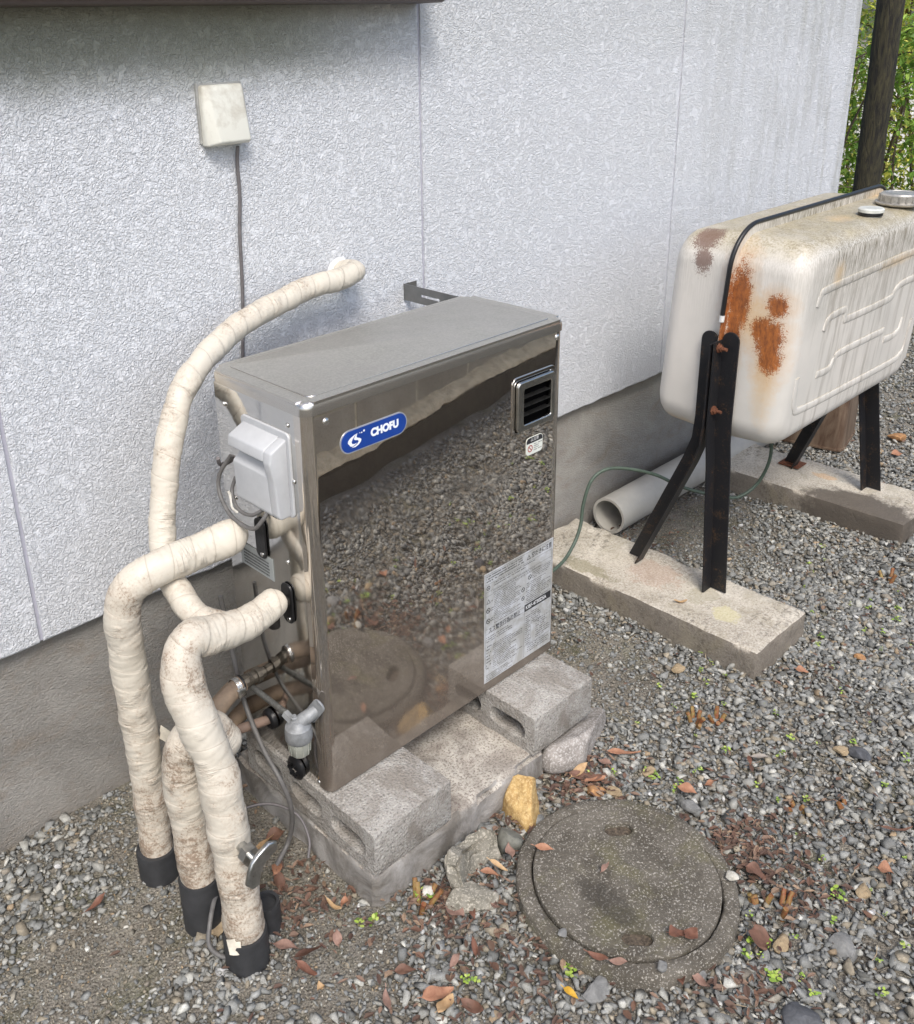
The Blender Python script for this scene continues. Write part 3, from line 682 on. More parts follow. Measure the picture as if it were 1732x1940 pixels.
# flue vent in the front panel: raised frame with louvre openings
fr_o = rrect(vw+.014, vh+.014, .012, 6)
ftop, fbot = .012, -.0
link('flue_collar', plate(rrect(vw+.018, vh+.018, .014, 6), [rrect(vw+.003, vh+.003, .010, 6)], .003, .0008, T(vx, -.0005, vz) @ FRONT, 2), STEEL, H, 60)
GRS = simple('grille_steel', (.50, .49, .46), .22, 1., .15, 30, .0002)
fg = link('flue_grille', plate(rrect(vw, vh, .011, 8), [rrect(.082, .073, .004, 4, .003, -.001)], .010, .0028, T(vx, -.0045, vz) @ FRONT, 4), GRS, H, 60)
for k in range(3):
    link('slat', box(vx-.0375, vx+.0435, -.0075, .006, vz+.0165-k*.0182-.0006, vz+.0165-k*.0182+.0006), simple('dark_slat', (.10, .10, .095), .4, .9) if k == 0 else bpy.data.materials['dark_slat'], fg)
FB = M('flue_black', (.004, .004, .004), 1., 0, 0.)
link('flue_interior', box(vx-vw/2+.002, vx+vw/2-.002, .0062, .0295, vz-vh/2+.002, vz+vh/2-.002), FB, H)
# screws
def screw(p, ax='Y', r=.0065, par=H, name='screw'):
    link(name, lathe([(r, 0), (r, .0008), (r*.85, .0022), (r*.5, .0032), (0, .0036)], ax, 16, p), SCREWM, par, 60)
screw((.041, 0, .905)); screw((.620, 0, .910))
for y, z in ((.232, .885), (.048, .897), (.029+.012, .80), (.077, .636), (.228, .705), (.19, .50), (.032, .186+.006)): screw((.001, y, z), 'X', .0045)
# blue badge
badge = link('badge', plate(rrect(.148, .041, .0203, 12), [], .001, 0, T(.1405, -.0005, .8555) @ FRONT), simple('badge_rim', (.55, .57, .62), .3, .6, .1), H)
link('badge_face', plate(rrect(.1435, .0368, .0183, 12), [], .0012, 0, T(.1405, -.0008, .8555) @ FRONT), simple('badge_blue', (.010, .05, .27), .3, 0, .12, 20, 0), badge)
WHITE = simple('badge_white', (.80, .83, .86), .4, 0, .05, 20, 0)
t = text('CHOFU', .0185, T(.132, -.0016, .8570) @ FRONT, .0011, .0001, 'LEFT', .98)
def arcband(cx, cy, pts_o, pts_i): return [(cx+x, cy+y) for x, y in pts_o+pts_i[::-1]]
sw1 = [(-.0135, -.004), (-.0165, -.0005), (-.0155, .0035), (-.010, .0075), (-.002, .0105), (.0045, .0118), (-.001, .0088), (-.006, .0045), (-.0085, .0), (-.0075, -.0035), (-.003, -.0052), (.003, -.0045), (-.001, -.007), (-.007, -.0085), (-.0115, -.0072)]
sw2 = [(.0045, .0118), (-.001, .0075), (-.0035, .0035), (-.001, .0012), (.005, -.0005), (.0068, -.003), (.004, -.0062), (-.0015, -.0088), (-.009, -.0102), (-.001, -.0112), (.0065, -.0088), (.0115, -.0045), (.0125, -.0005), (.009, .0022), (.0035, .0045), (.0025, .0065)]
dots = [plate([(r*math.cos(a*.5), r*math.sin(a*.5)) for a in range(12)], [], .0002, 0, T(x, -.00162, z) @ FRONT) for x, z, r in ((.1085, .8655, .0009), (.1125, .8650, .0013), (.1175, .8668, .0019))]
me = join(t, plate(sw1, [], .0002, 0, T(.0985, -.00162, .8545) @ FRONT), plate(sw2, [], .0002, 0, T(.0985, -.00162, .8545) @ FRONT), *dots)
link('badge_lettering', me, WHITE, badge)
# printed labels
LBL = M('silver_label', (.52, .54, .56), .42, .3); _n = LBL.noise(16, 5, .7, .8)
LBL.col(LBL.mix(LBL.ramp(_n, (.42, 0), (.62, 1)), (.44, .44, .42), (.64, .66, .69))); LBL.rough(LBL.math('ADD', LBL.math('MULTIPLY', _n, .3), .25))
INK = simple('label_ink', (.02, .02, .023), .6, 0, .1, 20, 0)
def rect2(x0, x1, z0, z1, y): 
    bm = bmesh.new(); bm.faces.new([bm.verts.new(c) for c in ((x0, y, z0), (x1, y, z0), (x1, y, z1), (x0, y, z1))]); return fin(bm)
lab = link('warning_label', box(.412, .627, -.0006, .0, .204, .4645), LBL, H)
lr = random.Random(4)
def lines(x0, x1, z0, z1, pitch, y=-.0008, h=.45, fill=.85, lx=.0011):
    bm = bmesh.new(); z = z1
    while z > z0:
        x = x0; end = x0+(x1-x0)*lr.choice((1, 1, .95, .8, .6))
        while x < end:
            wd = lx*lr.uniform(.6, 1.3)
            if lr.random() < fill:
                hh = pitch*h*lr.uniform(.6, 1.); bm.faces.new([bm.verts.new(c) for c in ((x, y, z-hh), (x+wd, y, z-hh), (x+wd, y, z), (x, y, z))])
            x += wd+lx*.45
        z -= pitch
    return fin(bm)
def rule(x0, x1, z, y=-.0008, t=.0005): return rect2(x0, x1, z-t/2, z+t/2, y)
def tri(x, z, s): return plate([(-s, -s*.8), (s, -s*.8), (0, s)], [[(-s*.68, -s*.6), (s*.68, -s*.6), (0, s*.62)], ], .0001, 0, T(x, -.0008, z) @ FRONT)
def ringp(x, z, r):
    c = [(r*math.cos(a*math.pi/10), r*math.sin(a*math.pi/10)) for a in range(20)]
    return join(plate(c, [[(p[0]*.72, p[1]*.72) for p in c]], .0001, 0, T(x, -.0008, z) @ FRONT), plate([(-r*.7, r*.55), (-r*.5, r*.7), (r*.7, -r*.55), (r*.5, -r*.7)], [], .0001, 0, T(x, -.0008, z) @ FRONT))
P_ = []
P_ += [rule(.416, .623, z) for z in (.461, .4385, .421, .411, .3335, .322)]
P_ += [rect2(.4155, .416, .24, .461, -.0008), rect2(.6225, .623, .24, .461, -.0008)]
P_ += [text('空だきに注意', .0142, T(.556, -.0008, .4495) @ FRONT, .0001, .00005, 'LEFT', .78), tri(.5475, .449, .006)]
P_ += [lines(.418, .53, .442, .458, .0058, lx=.0016, h=.6), lines(.44, .60, .425, .436, .0055, lx=.0015), lines(.437, .60, .413, .419, .0046, lx=.0013), ringp(.4235, .430, .0052)]
P_ += [tri(.424, .398, .0060), ringp(.4235, .377, .0060), ringp(.4235, .352, .0060), ringp(.552, .400, .0055), ringp(.531, .378, .0055), ringp(.531, .357, .0050)]
P_ += [lines(.431, .438, .393, .402, .005, lx=.002), lines(.431, .438, .370, .380, .005, lx=.002), lines(.431, .438, .349, .356, .005, lx=.002)]
P_ += [lines(.441, .523, .338, .408, .0042, lx=.0013), lines(.560, .62, .392, .408, .0042, lx=.0013), lines(.541, .62, .338, .388, .0046, lx=.0013)]
P_ += [text('スス警告行為の禁止', .0135, T(.424, -.0008, .3265) @ FRONT, .0001, .00005, 'LEFT', .82)]
P_ += [lines(.418, .50, .30, .314, .0052, lx=.0016), lines(.418, .432, .235, .292, .0075, lx=.0018), lines(.438, .530, .226, .29, .0046, lx=.0014), lines(.418, .50, .208, .222, .0044, lx=.0013)]
P_ += [lines(.541, .556, .235, .308, .0050, lx=.0014), lines(.560, .59, .28, .312, .0048, lx=.0014), lines(.575, .62, .236, .285, .0055, lx=.0014, fill=.7), lines(.548, .62, .212, .232, .0052, lx=.0014, fill=.8)]
P_ += [rect2(.5365, .6225, .3205, .3375, -.0009), rect2(.5365, .537, .206, .3205, -.0008), rect2(.558, .5584, .206, .3205, -.0008), rule(.5365, .6225, .234)]
link('printing', join(*P_), INK, lab)
link('model_lettering', text('KIBF-4730DSA', .0128, T(.540, -.0011, .3288) @ FRONT, .0001, .00005, 'LEFT', .86), simple('label_white', (.75, .76, .76), .5, 0, .05, 20, 0), lab)
st = link('flue_sticker', plate(rrect(.050, .0375, .008, 6), [], .0008, 0, T(.557, -.0004, .7015) @ FRONT), simple('sticker_white', (.66, .68, .62), .5, 0, .1, 30, 0), H)
P_ = [plate([p for p in rrect(.048, .0355, .0075, 6) if p[1] > .007]+[(-.024, .006), (.024, .006)], [], .0001, 0, T(.557, -.0010, .7015) @ FRONT)]
P_ += [lines(.555, .579, .689, .704, .0042, -.0011, lx=.0015), ]
link('printing', join(*P_), INK, st)
link('sticker_text', text('△注意', .0085, T(.557, -.0013, .7143) @ FRONT, 0, .00005, 'CENTER'), simple('label_white2', (.7, .7, .68), .5, 0, .05, 20, 0), st)
link('ban_mark', join(ringp(.544, .6965, .0075)), simple('ban_red', (.35, .06, .05), .6, 0, .1, 20, 0), st).data.transform(T(0, -.0003, 0))
# sticker on the left side
sl_ = link('side_sticker', box(-.0002, .001, .122, .222, .578, .622), simple('grey_sticker', (.35, .37, .36), .5, .2, .15, 20, 0), H)
bm = bmesh.new()
for r_ in range(5):
    y = .212; 
    while y > .135:
        wd = lr.uniform(.0012, .0026)
        z = .611-r_*.0062
        bm.faces.new([bm.verts.new(c) for c in ((-.0005, y, z-.0035), (-.0005, y-wd, z-.0035), (-.0005, y-wd, z), (-.0005, y, z))]); y -= wd+.0009
bm.faces.new([bm.verts.new(c) for c in ((-.0005, .152, .615), (-.0005, .145, .615), (-.0005, .145, .621), (-.0005, .152, .621))])
link('printing', fin(bm), INK, sl_)
# grey intake cover with a slot
cv = link('intake_cover', plate(rrect(.135, .152, .010, 5), [], .005, .0015, T(-.001, .110, .8075) @ LEFT, 2), GREYP, H, 50)
def prof_x(prof, y0, y1, bev=.004, seg=3):
    bm = bmesh.new(); a = [bm.verts.new((x, y0, z)) for x, z in prof]; b = [bm.verts.new((x, y1, z)) for x, z in prof]
    for k in range(len(prof)): bm.faces.new([a[k], a[(k+1) % len(prof)], b[(k+1) % len(prof)], b[k]])
    bm.faces.new(a[::-1]); bm.faces.new(b); bmesh.ops.recalc_face_normals(bm, faces=bm.faces)
    if bev: bmesh.ops.bevel(bm, geom=bm.edges[:], offset=bev, segments=seg, profile=.5, affect='EDGES')
    return fin(bm)
full = [(-.002, .873), (-.035, .857), (-.038, .838), (-.032, .805), (-.029, .742), (-.025, .7345), (-.002, .7345)]
slot = [(-.002, .873), (-.035, .857), (-.038, .838), (-.008, .835), (-.008, .828), (-.0305, .809), (-.029, .742), (-.025, .7345), (-.002, .7345)]
link('hood', prof_x(full, .0495, .0705, .0035), GREYP, cv, 60)
link('louvre_body', prof_x(slot, .0700, .171, .0028), GREYP, cv, 60)
# grommets, plugs, brackets
for nm, p, r in (('rubber_grommet', (.0, .171, .256), .021), ('black_knob', (.0, .096, .187), .024), ('rubber_grommet', (.0, .236, .312), .012)):
    link(nm, lathe([(r, 0), (r, .006), (r*.85, .010), (r*.6, .012), (r*.55, .005), (0, .005)], 'X', 24, p), BLACKP, H, 40)
for k in range(6):
    a = R_(60*k); link('knob_rib', box(-.0145, -.004, .096+.013*math.cos(a)-.0025, .096+.013*math.cos(a)+.0025, .187+.013*math.sin(a)-.0025, .187+.013*math.sin(a)+.0025, .001), BLACKP, bpy.data.objects['black_knob'])
for y, z in ((.150, .655), (.083, .553)):
    bp = link('pipe_bracket', plate(rrect(.030, .078, .012, 6), [], .004, .001, T(-.002, y, z) @ LEFT, 2), BLACKP, H, 40)
    link('screw', lathe([(.0045, 0), (.004, .002), (0, .003)], 'X', 12, (-.004, y-.004, z-.030)), SCREWM, bp, 60)
    if y < .1: link('elbow_fitting', tube([(-.002, y, z+.005), (-.02, y, z+.005), (-.024, y+.012, z-.010), (-.024, y+.014, z-.044)], .0105, 14, 5), simple('dark_fitting_%d' % int(z*100), (.05, .045, .04), .5, .5, .5, 70), bp, 50)
# brass fitting and hose clamp on the middle connection
bf = link('hose_fitting', lathe([(.010, 0), (.010, .010), (.015, .011), (.015, .020), (.0115, .021), (.0115, .028), (.0135, .029), (.0115, .031), (.0135, .033), (.0115, .035), (.0135, .037), (.0115, .039), (.013, .040), (.013, .062), (.0, .062)], 'X', 10, (.001, .184, .356)), BRASS, H, 35)
link('o_ring', lathe([(.0165, 0), (.0175, .002), (.0165, .005), (.01, .005)], 'X', 20, (-.050, .184, .356)), BLACKP, bf, 50)
# oil strainer
sx, sy, sz = -.040, .026, .328
os_ = link('oil_strainer', lathe([(.0, .030), (.012, .030), (.016, .024), (.023, .018), (.0245, .008), (.0245, -.006), (.022, -.010), (.0, -.010)], 'Z', 28, (sx, sy, sz)), ALU, H, 40)
link('strainer_bowl', lathe([(.0, -.042), (.014, -.042), (.0175, -.038), (.0205, -.010), (.0, -.010)], 'Z', 28, (sx, sy, sz)), BOWL, os_, 40)
for k in range(10):
    a = 2*math.pi*k/10; q = Vector((math.cos(a), math.sin(a), 0))
    link('bowl_rib', tube([Vector((sx, sy, sz-.011))+q*.0207, Vector((sx, sy, sz-.037))+q*.0182], .0011, 6, 1), BOWL, os_)
link('strainer_arm', tube([(sx, sy, sz+.020), (sx+.008, sy-.004, sz+.028), (sx+.022, sy-.010, sz+.036), (sx+.036, sy-.012, sz+.042)], lambda t: .013-.002*t, 14, 6), ALU, os_, 50)
link('strainer_flange', plate(rrect(.026, .058, .010, 5), [], .004, .0008, T(sx+.029, sy-.012, sz+.040) @ Matrix.Rotation(R_(10), 4, 'Z') @ LEFT @ Matrix.Rotation(R_(-35), 4, 'Z'), 1), ALU, os_, 40)
link('bleed_screw', lathe([(.006, 0), (.006, .008), (.004, .009), (.004, .012), (0, .012)], 'Z', 12, (sx-.004, sy+.004, sz+.028)), ALU, os_, 40)
link('inlet_nut', tube([(sx-.004, sy+.010, sz+.024), (sx-.004, sy+.030, sz+.029)], .0085, 6, 1), ALU, os_, 20)
link('oil_pipe', tube([(.0, .240, .300), (-.012, .239, .306), (-.022, .232, .318), (-.030, .205, .336), (-.034, .150, .344), (-.040, .080, .353), (-.042, .055, .357)], .0058, 12, 6), simple('oily_pipe', (.14, .14, .13), .45, .3, .5, 120, .001), H, 60)
cs = link('copper_stub', tube([(.0, .171, .256), (-.018, .185, .248), (-.05, .21, .236)], .0095, 16, 4), simple('pink_brown_hose', (.22, .155, .12), .6, 0, .25, 40), H, 60)

# ------------------------------------------------------------------ wrapped pipes
TAPE_B = m_tape('stained_pipe_wrap', .02)
def pipe(name, P, r, label, foot=None, end_dome=1., seed=0, flap=None, cat='pipe', grp=True):
    base = P[-1]; t = thing(name, (base[0], base[1], .02), label, cat, 'tape wrapped pipes beside the heater' if grp else None)
    link('tape_wrap', tube(P[::-1], r, 40, 10, True, .0028, 26, end_dome, .0020, .0009, seed), TAPE_B if seed == 3 else TAPE, t, 70)
    if foot:
        fx, fy, ft = foot
        link('black_sleeve', lathe([(.0, ft+.001), (.0365, ft+.001), (.0378, ft-.004), (.0378, -.02), (0, -.02)], 'Z', 40, (fx, fy, 0)), BLACKR, t, 40)
    return t
pA = pipe('wrapped_pipe', [(-.014, .172, .664), (-.04, .178, .664), (-.11, .19, .655), (-.18, .20, .648), (-.222, .213, .628), (-.238, .225, .585), (-.238, .232, .52), (-.236, .238, .40), (-.234, .236, .25), (-.236, .232, .12), (-.239, .228, .066)], .0296,
          'tallest cream tape-wrapped pipe, farthest left, bending from the ground to the top fitting', (-.240, .228, .068), 1., 1)
pC = pipe('wrapped_pipe', [(-.012, .084, .566), (-.035, .080, .568), (-.07, .078, .560), (-.11, .078, .558), (-.165, .078, .570), (-.205, .072, .580), (-.226, .062, .560), (-.232, .048, .515), (-.230, .022, .46), (-.222, .000, .40), (-.224, -.015, .33), (-.224, -.028, .22), (-.225, -.038, .13), (-.226, -.041, .07)],
          lambda t: .0320+.0016*math.sin(t*23)+.0010*math.sin(t*51) if t < .78 else (.0320-.008*(t-.78)/.22), 'front cream taped pipe carrying the small tap', (-.226, -.042, .072), 1., 2)
pB = pipe('wrapped_pipe', [(-.165, .045, .352), (-.178, .052, .382), (-.195, .064, .405), (-.226, .074, .395), (-.238, .082, .355), (-.238, .084, .28), (-.237, .080, .20), (-.237, .077, .14), (-.237, .074, .115)], lambda t: .0325+.0012*math.sin(t*17),
          'short brown stained pipe with a curled top between two taller pipes', (-.237, .073, .117), 1., 3)
pD = pipe('wrapped_pipe', [(-.125, .085, .562), (-.152, .135, .575), (-.150, .20, .605), (-.140, .245, .655), (-.118, .27, .72), (-.090, .285, .80), (-.040, .31, .885), (.03, .335, .935), (.12, .365, .965), (.22, .385, .985), (.32, .395, 1.000), (.415, .395, 1.005), (.452, .408, 1.008), (.458, .44, 1.002), (.455, .475, .995)][::-1], .0226,
          'long thin cream pipe looping from the hole in the wall behind the heater', None, .6, 4)
# plaster collar where the long pipe enters the wall
solo('wall_collar', lathe([(.034, 0), (.033, .003), (.026, .006), (.0, .006)], 'Y', 24, (.455, WY+.0005, .995)), simple('white_putty', (.74, .74, .72), .7, 0, .1, 60, .002), (.455, WY, .995), 'white putty collar where the long pipe enters the wall', 'collar', smooth=60)
# loose tape ends
def flap(par, p, a, b, n, lab=None):
    bm = bmesh.new(); a, b, p = Vector(a), Vector(b), Vector(p); rows = []
    for i in range(6):
        q = p+b*(i/5)+Vector(n)*(.5*(i/5)**2); rows.append([bm.verts.new(q+a*(j/3-.5)*(1-.12*i/5)+Vector(n)*.12*math.sin(j*2+i)) for j in range(4)])
    for A, B in zip(rows, rows[1:]):
        for j in range(3): bm.faces.new([A[j], A[j+1], B[j+1], B[j]])
    me = fin(bm); o = link('loose_tape', me, simple('tape_end', (.70, .65, .54), .55), par, 60); s = o.modifiers.new('t', 'SOLIDIFY'); s.thickness = .0008
flap(pA, (-.206, .217, .318), (.004, -.006, .030), (.020, -.012, -.032), (.010, -.006, .0))
flap(pC, (-.258, -.058, .090), (.017, -.015, 0), (.001, -.002, -.030), (-.005, -.005, 0))
# tap on the front pipe
tp = Vector((-.222, -.045, .262)); VR, VU, VB = Vector(RT), Vector(UP), -Vector(fw); dr = (VR*.62-VU*.22+VB*.70).normalized()
tap = thing('drain_tap', tp, 'small chrome butterfly-handled tap sticking out of the front pipe', 'tap')
CHR = simple('worn_chrome', (.55, .55, .53), .3, 1., .3, 70, .0004)
link('stem', tube([tp, tp+dr*.038], .009, 12, 1), CHR, tap, 40)
link('nut', tube([tp+dr*.026, tp+dr*.042], .0165, 6, 1), CHR, tap, 20)
link('spindle', tube([tp+dr*.042, tp+dr*.056], .0065, 12, 1), CHR, tap, 40)
hp = [(1.0*a_, -1.3*b_) for a_, b_ in ((-.009, .010), (-.030, .017), (-.040, .010), (-.036, -.002), (-.015, -.009), (0, -.012), (.015, -.009), (.036, -.002), (.040, .010), (.030, .017), (.009, .010), (0, .008))]
zz = dr; xx = VR*.55+VU*.80; xx = (xx-zz*xx.dot(zz)).normalized(); yy = zz.cross(xx)
hm = Matrix(((xx.x, yy.x, zz.x, 0), (xx.y, yy.y, zz.y, 0), (xx.z, yy.z, zz.z, 0), (0, 0, 0, 1))); hm.translation = tp+dr*.060
link('handle', plate(hp, [], .009, .003, hm, 3), CHR, tap, 60)
# short cut-off pipe behind the front pipe
_p = onz(508, 1745, .02)
solo('cut_pipe', lathe([(.0, .058), (.017, .058), (.018, .066), (.023, .067), (.024, .06), (.024, -.02), (0, -.02)], 'Z', 28, (_p.x, _p.y, 0)), BLACKR, (_p.x, _p.y, 0), 'short cut-off black pipe standing just right of the front pipe foot', 'pipe', smooth=40)
# tan insulated hoses
solo('insulated_hose', tube([(-.050, .184, .356), (-.085, .178, .350), (-.13, .165, .335), (-.165, .150, .330), (-.19, .135, .345), (-.198, .125, .385)], .0165, 20, 8, True, .001, 40), HOSE, (-.12, .17, .33), 'tan insulated hose clamped onto the brass fitting', 'hose', 'tan insulated hoses at the heater side', 60)
hc = solo('hose_clamp', lathe([(.0165, 0), (.0178, 0), (.0178, .010), (.0165, .010)], 'X', 28, (-.058, .184, .355)), SCREWM, (-.06, .184, .356), 'thin metal clamp round the end of the tan hose', 'clamp', smooth=40)
link('clamp_buckle', box(-.073, -.055, .160, .168, .345, .362, .002), SCREWM, hc, 40)
solo('insulated_hose', tube([(.002, .285, .272), (-.05, .262, .275), (-.11, .235, .27), (-.17, .19, .27), (-.20, .15, .29)], .0175, 20, 6, True, .001, 40), HOSE, (-.1, .24, .27), 'upper of two tan hoses low behind the front pipe', 'hose', 'tan insulated hoses at the heater side', 60)
solo('insulated_hose', tube([(.01, .27, .225), (-.05, .245, .222), (-.11, .215, .21), (-.17, .17, .20), (-.20, .13, .19)], .016, 20, 6, True, .001, 40), HOSE, (-.1, .22, .21), 'lower of two tan hoses low behind the front pipe', 'hose', 'tan insulated hoses at the heater side', 60)
# loose cables
solo('power_cable', tube([(-.012, .205, .80), (-.025, .228, .76), (-.030, .225, .725), (-.035, .19, .700), (-.035, .15, .693), (-.035, .115, .700), (-.03, .095, .722), (-.02, .09, .738)], .0038, 10, 8), CABLE2, (-.03, .2, .72), 'grey cable looping under the grey intake cover', 'cable', smooth=60)
solo('signal_cable', tube([(-.02, .10, .738), (-.03, .13, .718), (-.03, .17, .716), (-.02, .20, .735), (-.01, .20, .76)], .0033, 10, 8), CABLE2, (-.03, .15, .71), 'thin grey cable tied with string below the intake cover', 'cable', smooth=60)
solo('cable_tie', tube([(-.034, .165, .712), (-.040, .172, .722), (-.036, .180, .738), (-.038, .182, .748)], .0022, 6, 4, True, .001, 300), simple('white_string', (.6, .58, .52), .8), (-.035, .17, .71), 'frayed white string tied round the thin cables', 'string', smooth=60)
solo('drain_cable', tube([(-.03, .262, .50), (-.027, .25, .404), (-.028, .235, .345), (-.036, .20, .284), (-.050, .13, .236), (-.052, .08, .20), (-.045, .065, .15), (-.038, .075, .09), (-.045, .085, .04), (-.085, .070, .022)], .0048, 10, 8), CABLE2, (-.05, .1, .02), 'grey cable sagging down the side of the heater to the ground', 'cable', smooth=60)
solo('thin_wire', tube([(-.16, .12, .12), (-.11, .135, .128), (-.06, .11, .128), (-.035, .06, .12), (-.040, .02, .095), (-.055, .005, .07)], .0028, 8, 8), CABLE, (-.1, .1, .03), 'thin dark wire running from the pipes over the slab side', 'wire', smooth=60)
solo('wire_loop', tube([(-.215, .05, .075), (-.235, .035, .085), (-.262, .01, .07), (-.275, -.005, .045), (-.262, -.025, .025), (-.235, -.04, .022)], .0042, 10, 8), CABLE2, (-.25, .0, .02), 'grey wire loop curling out between the pipe feet', 'wire', smooth=60)

# ------------------------------------------------------------------ tank and stand
XT0, XT1, YT, ZT0, ZT1 = 1.255, 2.07, -.006, .487, 1.010
tbase = (1.66, YT, .09)
TP = m_tank(tbase)
K = thing('oil_tank', tbase, 'rust-spotted off-white steel oil tank on black angle-iron legs', 'oil tank')
def rr3(inset, r, seg=12):
    return rrect((XT1-XT0)-2*inset, (ZT1-ZT0)-2*inset, r, seg, (XT0+XT1)/2, (ZT0+ZT1)/2)
def half(sign, depth):
    bm = bmesh.new(); rings = []; fr = .052
    steps = [(0, 0)]+[(depth-fr, .006)]+[(depth-fr+fr*math.sin(R_(a)), .006+fr*.9*(1-math.cos(R_(a)))) for a in (15, 30, 45, 60, 75, 90)]
    steps = [(0, 0), ((depth-fr)*.5, .003)]+steps[1:]
    for d, ins in steps:
        rings.append([bm.verts.new((x, YT+sign*d, z)) for x, z in rr3(ins, .078-ins*.5)])
    for A, B in zip(rings, rings[1:]):
        n = len(A)
        for k in range(n): bm.faces.new([A[k], A[(k+1) % n], B[(k+1) % n], B[k]])
    bm.faces.new(rings[-1]); return fin(bm)
hf = link('front_shell', half(-1, .168), TP, K, 50); link('back_shell', half(1, .178), TP, K, 50)
seam = link('seam_flange', plate(rr3(-.022, .098), [rr3(.01, .07)], .006, .0012, T(0, YT, 0) @ FRONT, 1), TP, K, 60)
# rubber trim over the upper part of the flange
o_ = [(x, z) for x, z in rr3(-.0235, .0995, 14)]
seq = sorted([p for p in o_ if p[1] > .818 and p[0] < 2.09+.05], key=lambda p: math.atan2(p[1]-.6, p[0]-1.66), reverse=True)
seq = [p for p in seq if not (p[0] > 2.05 and p[1] < .86)]
def rib(pts, r, name, mat, par, sx=1.):
    return link(name, tube(pts, r, 10, 1), mat, par, 60)
tp_ = [(seq[0][0], YT, .822)]+[(p[0], YT, p[1]) for p in seq]
link('rubber_trim', tube(tp_, .0058, 10, 1), BLACKP, seam, 60)
link('trim_end', tube([(tp_[0][0], YT, .824), (tp_[0][0], YT, .808)], .0065, 8, 1), simple('white_clip', (.75, .75, .73), .5), seam, 60)
# pressed ribs on the long side
yf = YT-.168
for L_ in ([(1.356, .850), (1.362, .874), (1.388, .885), (1.6, .888), (1.744, .890), (1.90, .890), (1.93, .88)],
           [(1.417, .777), (1.426, .800), (1.449, .808), (1.505, .810), (1.522, .803), (1.526, .788), (1.550, .780), (1.788, .780), (1.818, .797), (1.854, .809), (1.96, .811)],
           [(1.423, .662), (1.49, .660), (1.514, .682), (1.546, .692), (1.799, .690)],
           [(1.814, .660), (1.876, .657), (1.912, .668), (1.922, .70)],
           [(1.32, .68), (1.325, .625), (1.337, .597), (1.367, .584), (1.572, .577), (1.90, .572), (1.96, .580), (1.985, .60), (1.99, .68)]):
    P = smoothpath([(x, yf, z) for x, z in L_], 5); me = tube(P, .0105, 18, 1, True)
    for v in me.vertices: v.co.y = yf+(v.co.y-yf)*.27
    link('pressed_rib', me, TP, hf, 70)
link('outlet_boss', lathe([(.03, 0), (.028, .012), (.012, .014), (.012, .04), (0, .04)], 'Z', 20, (1.56, YT, ZT0), mat=Matrix.Rotation(math.pi, 4, 'X')), simple('dark_outlet', (.06, .05, .045), .6, .4), K, 40)
# filler caps
cp = link('filler_cap', lathe([(.056, 0), (.060, .004), (.060, .007), (.050, .009), (.050, .026), (.046, .030), (.036, .031), (.034, .029), (0, .029)], 'Z', 48, (1.90, YT-.100, ZT1-.001)), simple('cap_metal', (.50, .48, .44), .4, .7, .35, 60), K, 35)
for k in range(18):
    a = 2*math.pi*k/18; q = Vector((math.cos(a), math.sin(a), 0)); c0 = Vector((1.90, YT-.100, ZT1))
    link('cap_grip', tube([c0+q*.0505+Vector((0, 0, .008)), c0+q*.0495+Vector((0, 0, .024))], .0035, 6, 1), simple('cap_grip_%d' % k, (.42, .40, .36), .45, .7) if k == 0 else bpy.data.materials['cap_grip_0'], cp)
gc_ = link('gauge_cap', lathe([(.028, 0), (.028, .010), (.031, .011), (.031, .018), (.028, .021), (0, .022)], 'Z', 36, (1.715, YT-.104, ZT1-.006)), [simple('gauge_pale', (.58, .59, .55), .35)], K, 35)
link('gauge_gasket', lathe([(.0285, 0), (.0295, .002), (.0295, .009), (.0285, .0105)], 'Z', 36, (1.715, YT-.104, ZT1-.005)), BLACKP, gc_, 35)
def lean(o):
    off = o.matrix_world.translation if False else Vector((0, 0, 0)); p = o
    while p is not None: off = off+p.location; p = p.parent
    for v in o.data.vertices: v.co.y -= .065*(v.co.z+off.z-.75)
    for c_ in o.children: lean(c_)
for c_ in K.children: lean(c_)
# legs: angle iron, one each side of the flange at each end
def leg(x, sgn, P):
    """angle iron: web bolted to the tank flange (faces y), other limb in the y-z plane at x with a rounded top"""
    w_ = .044; hw = w_/2; top = []
    y0 = P[0][0]+sgn*hw
    out1 = [(y, z) for y, z in P]; out2 = [(y+sgn*w_, z) for y, z in P]
    for k in range(1, 10):
        a = math.pi*k/10; top.append((y0-sgn*hw*math.cos(a), P[0][1]+hw*math.sin(a)))
    me1 = plate(out1[::-1]+top+out2, [], .0045, .0006, T(x, 0, 0) @ Matrix(((0, 0, 1, 0), (1, 0, 0, 0), (0, 1, 0, 0), (0, 0, 0, 1))))
    bm = bmesh.new(); rows = []
    for y, z in P: rows.append([bm.verts.new((x+dx, y+dy, z)) for dx, dy in ((-.038, -.0022), (-.0024, -.0022), (-.0024, .0022), (-.038, .0022))])
    for A, B in zip(rows, rows[1:]):
        for k in range(4): bm.faces.new([A[k], A[(k+1) % 4], B[(k+1) % 4], B[k]])
    bm.faces.new(rows[0][::-1]); bm.faces.new(rows[-1]); return join(me1, fin(bm))
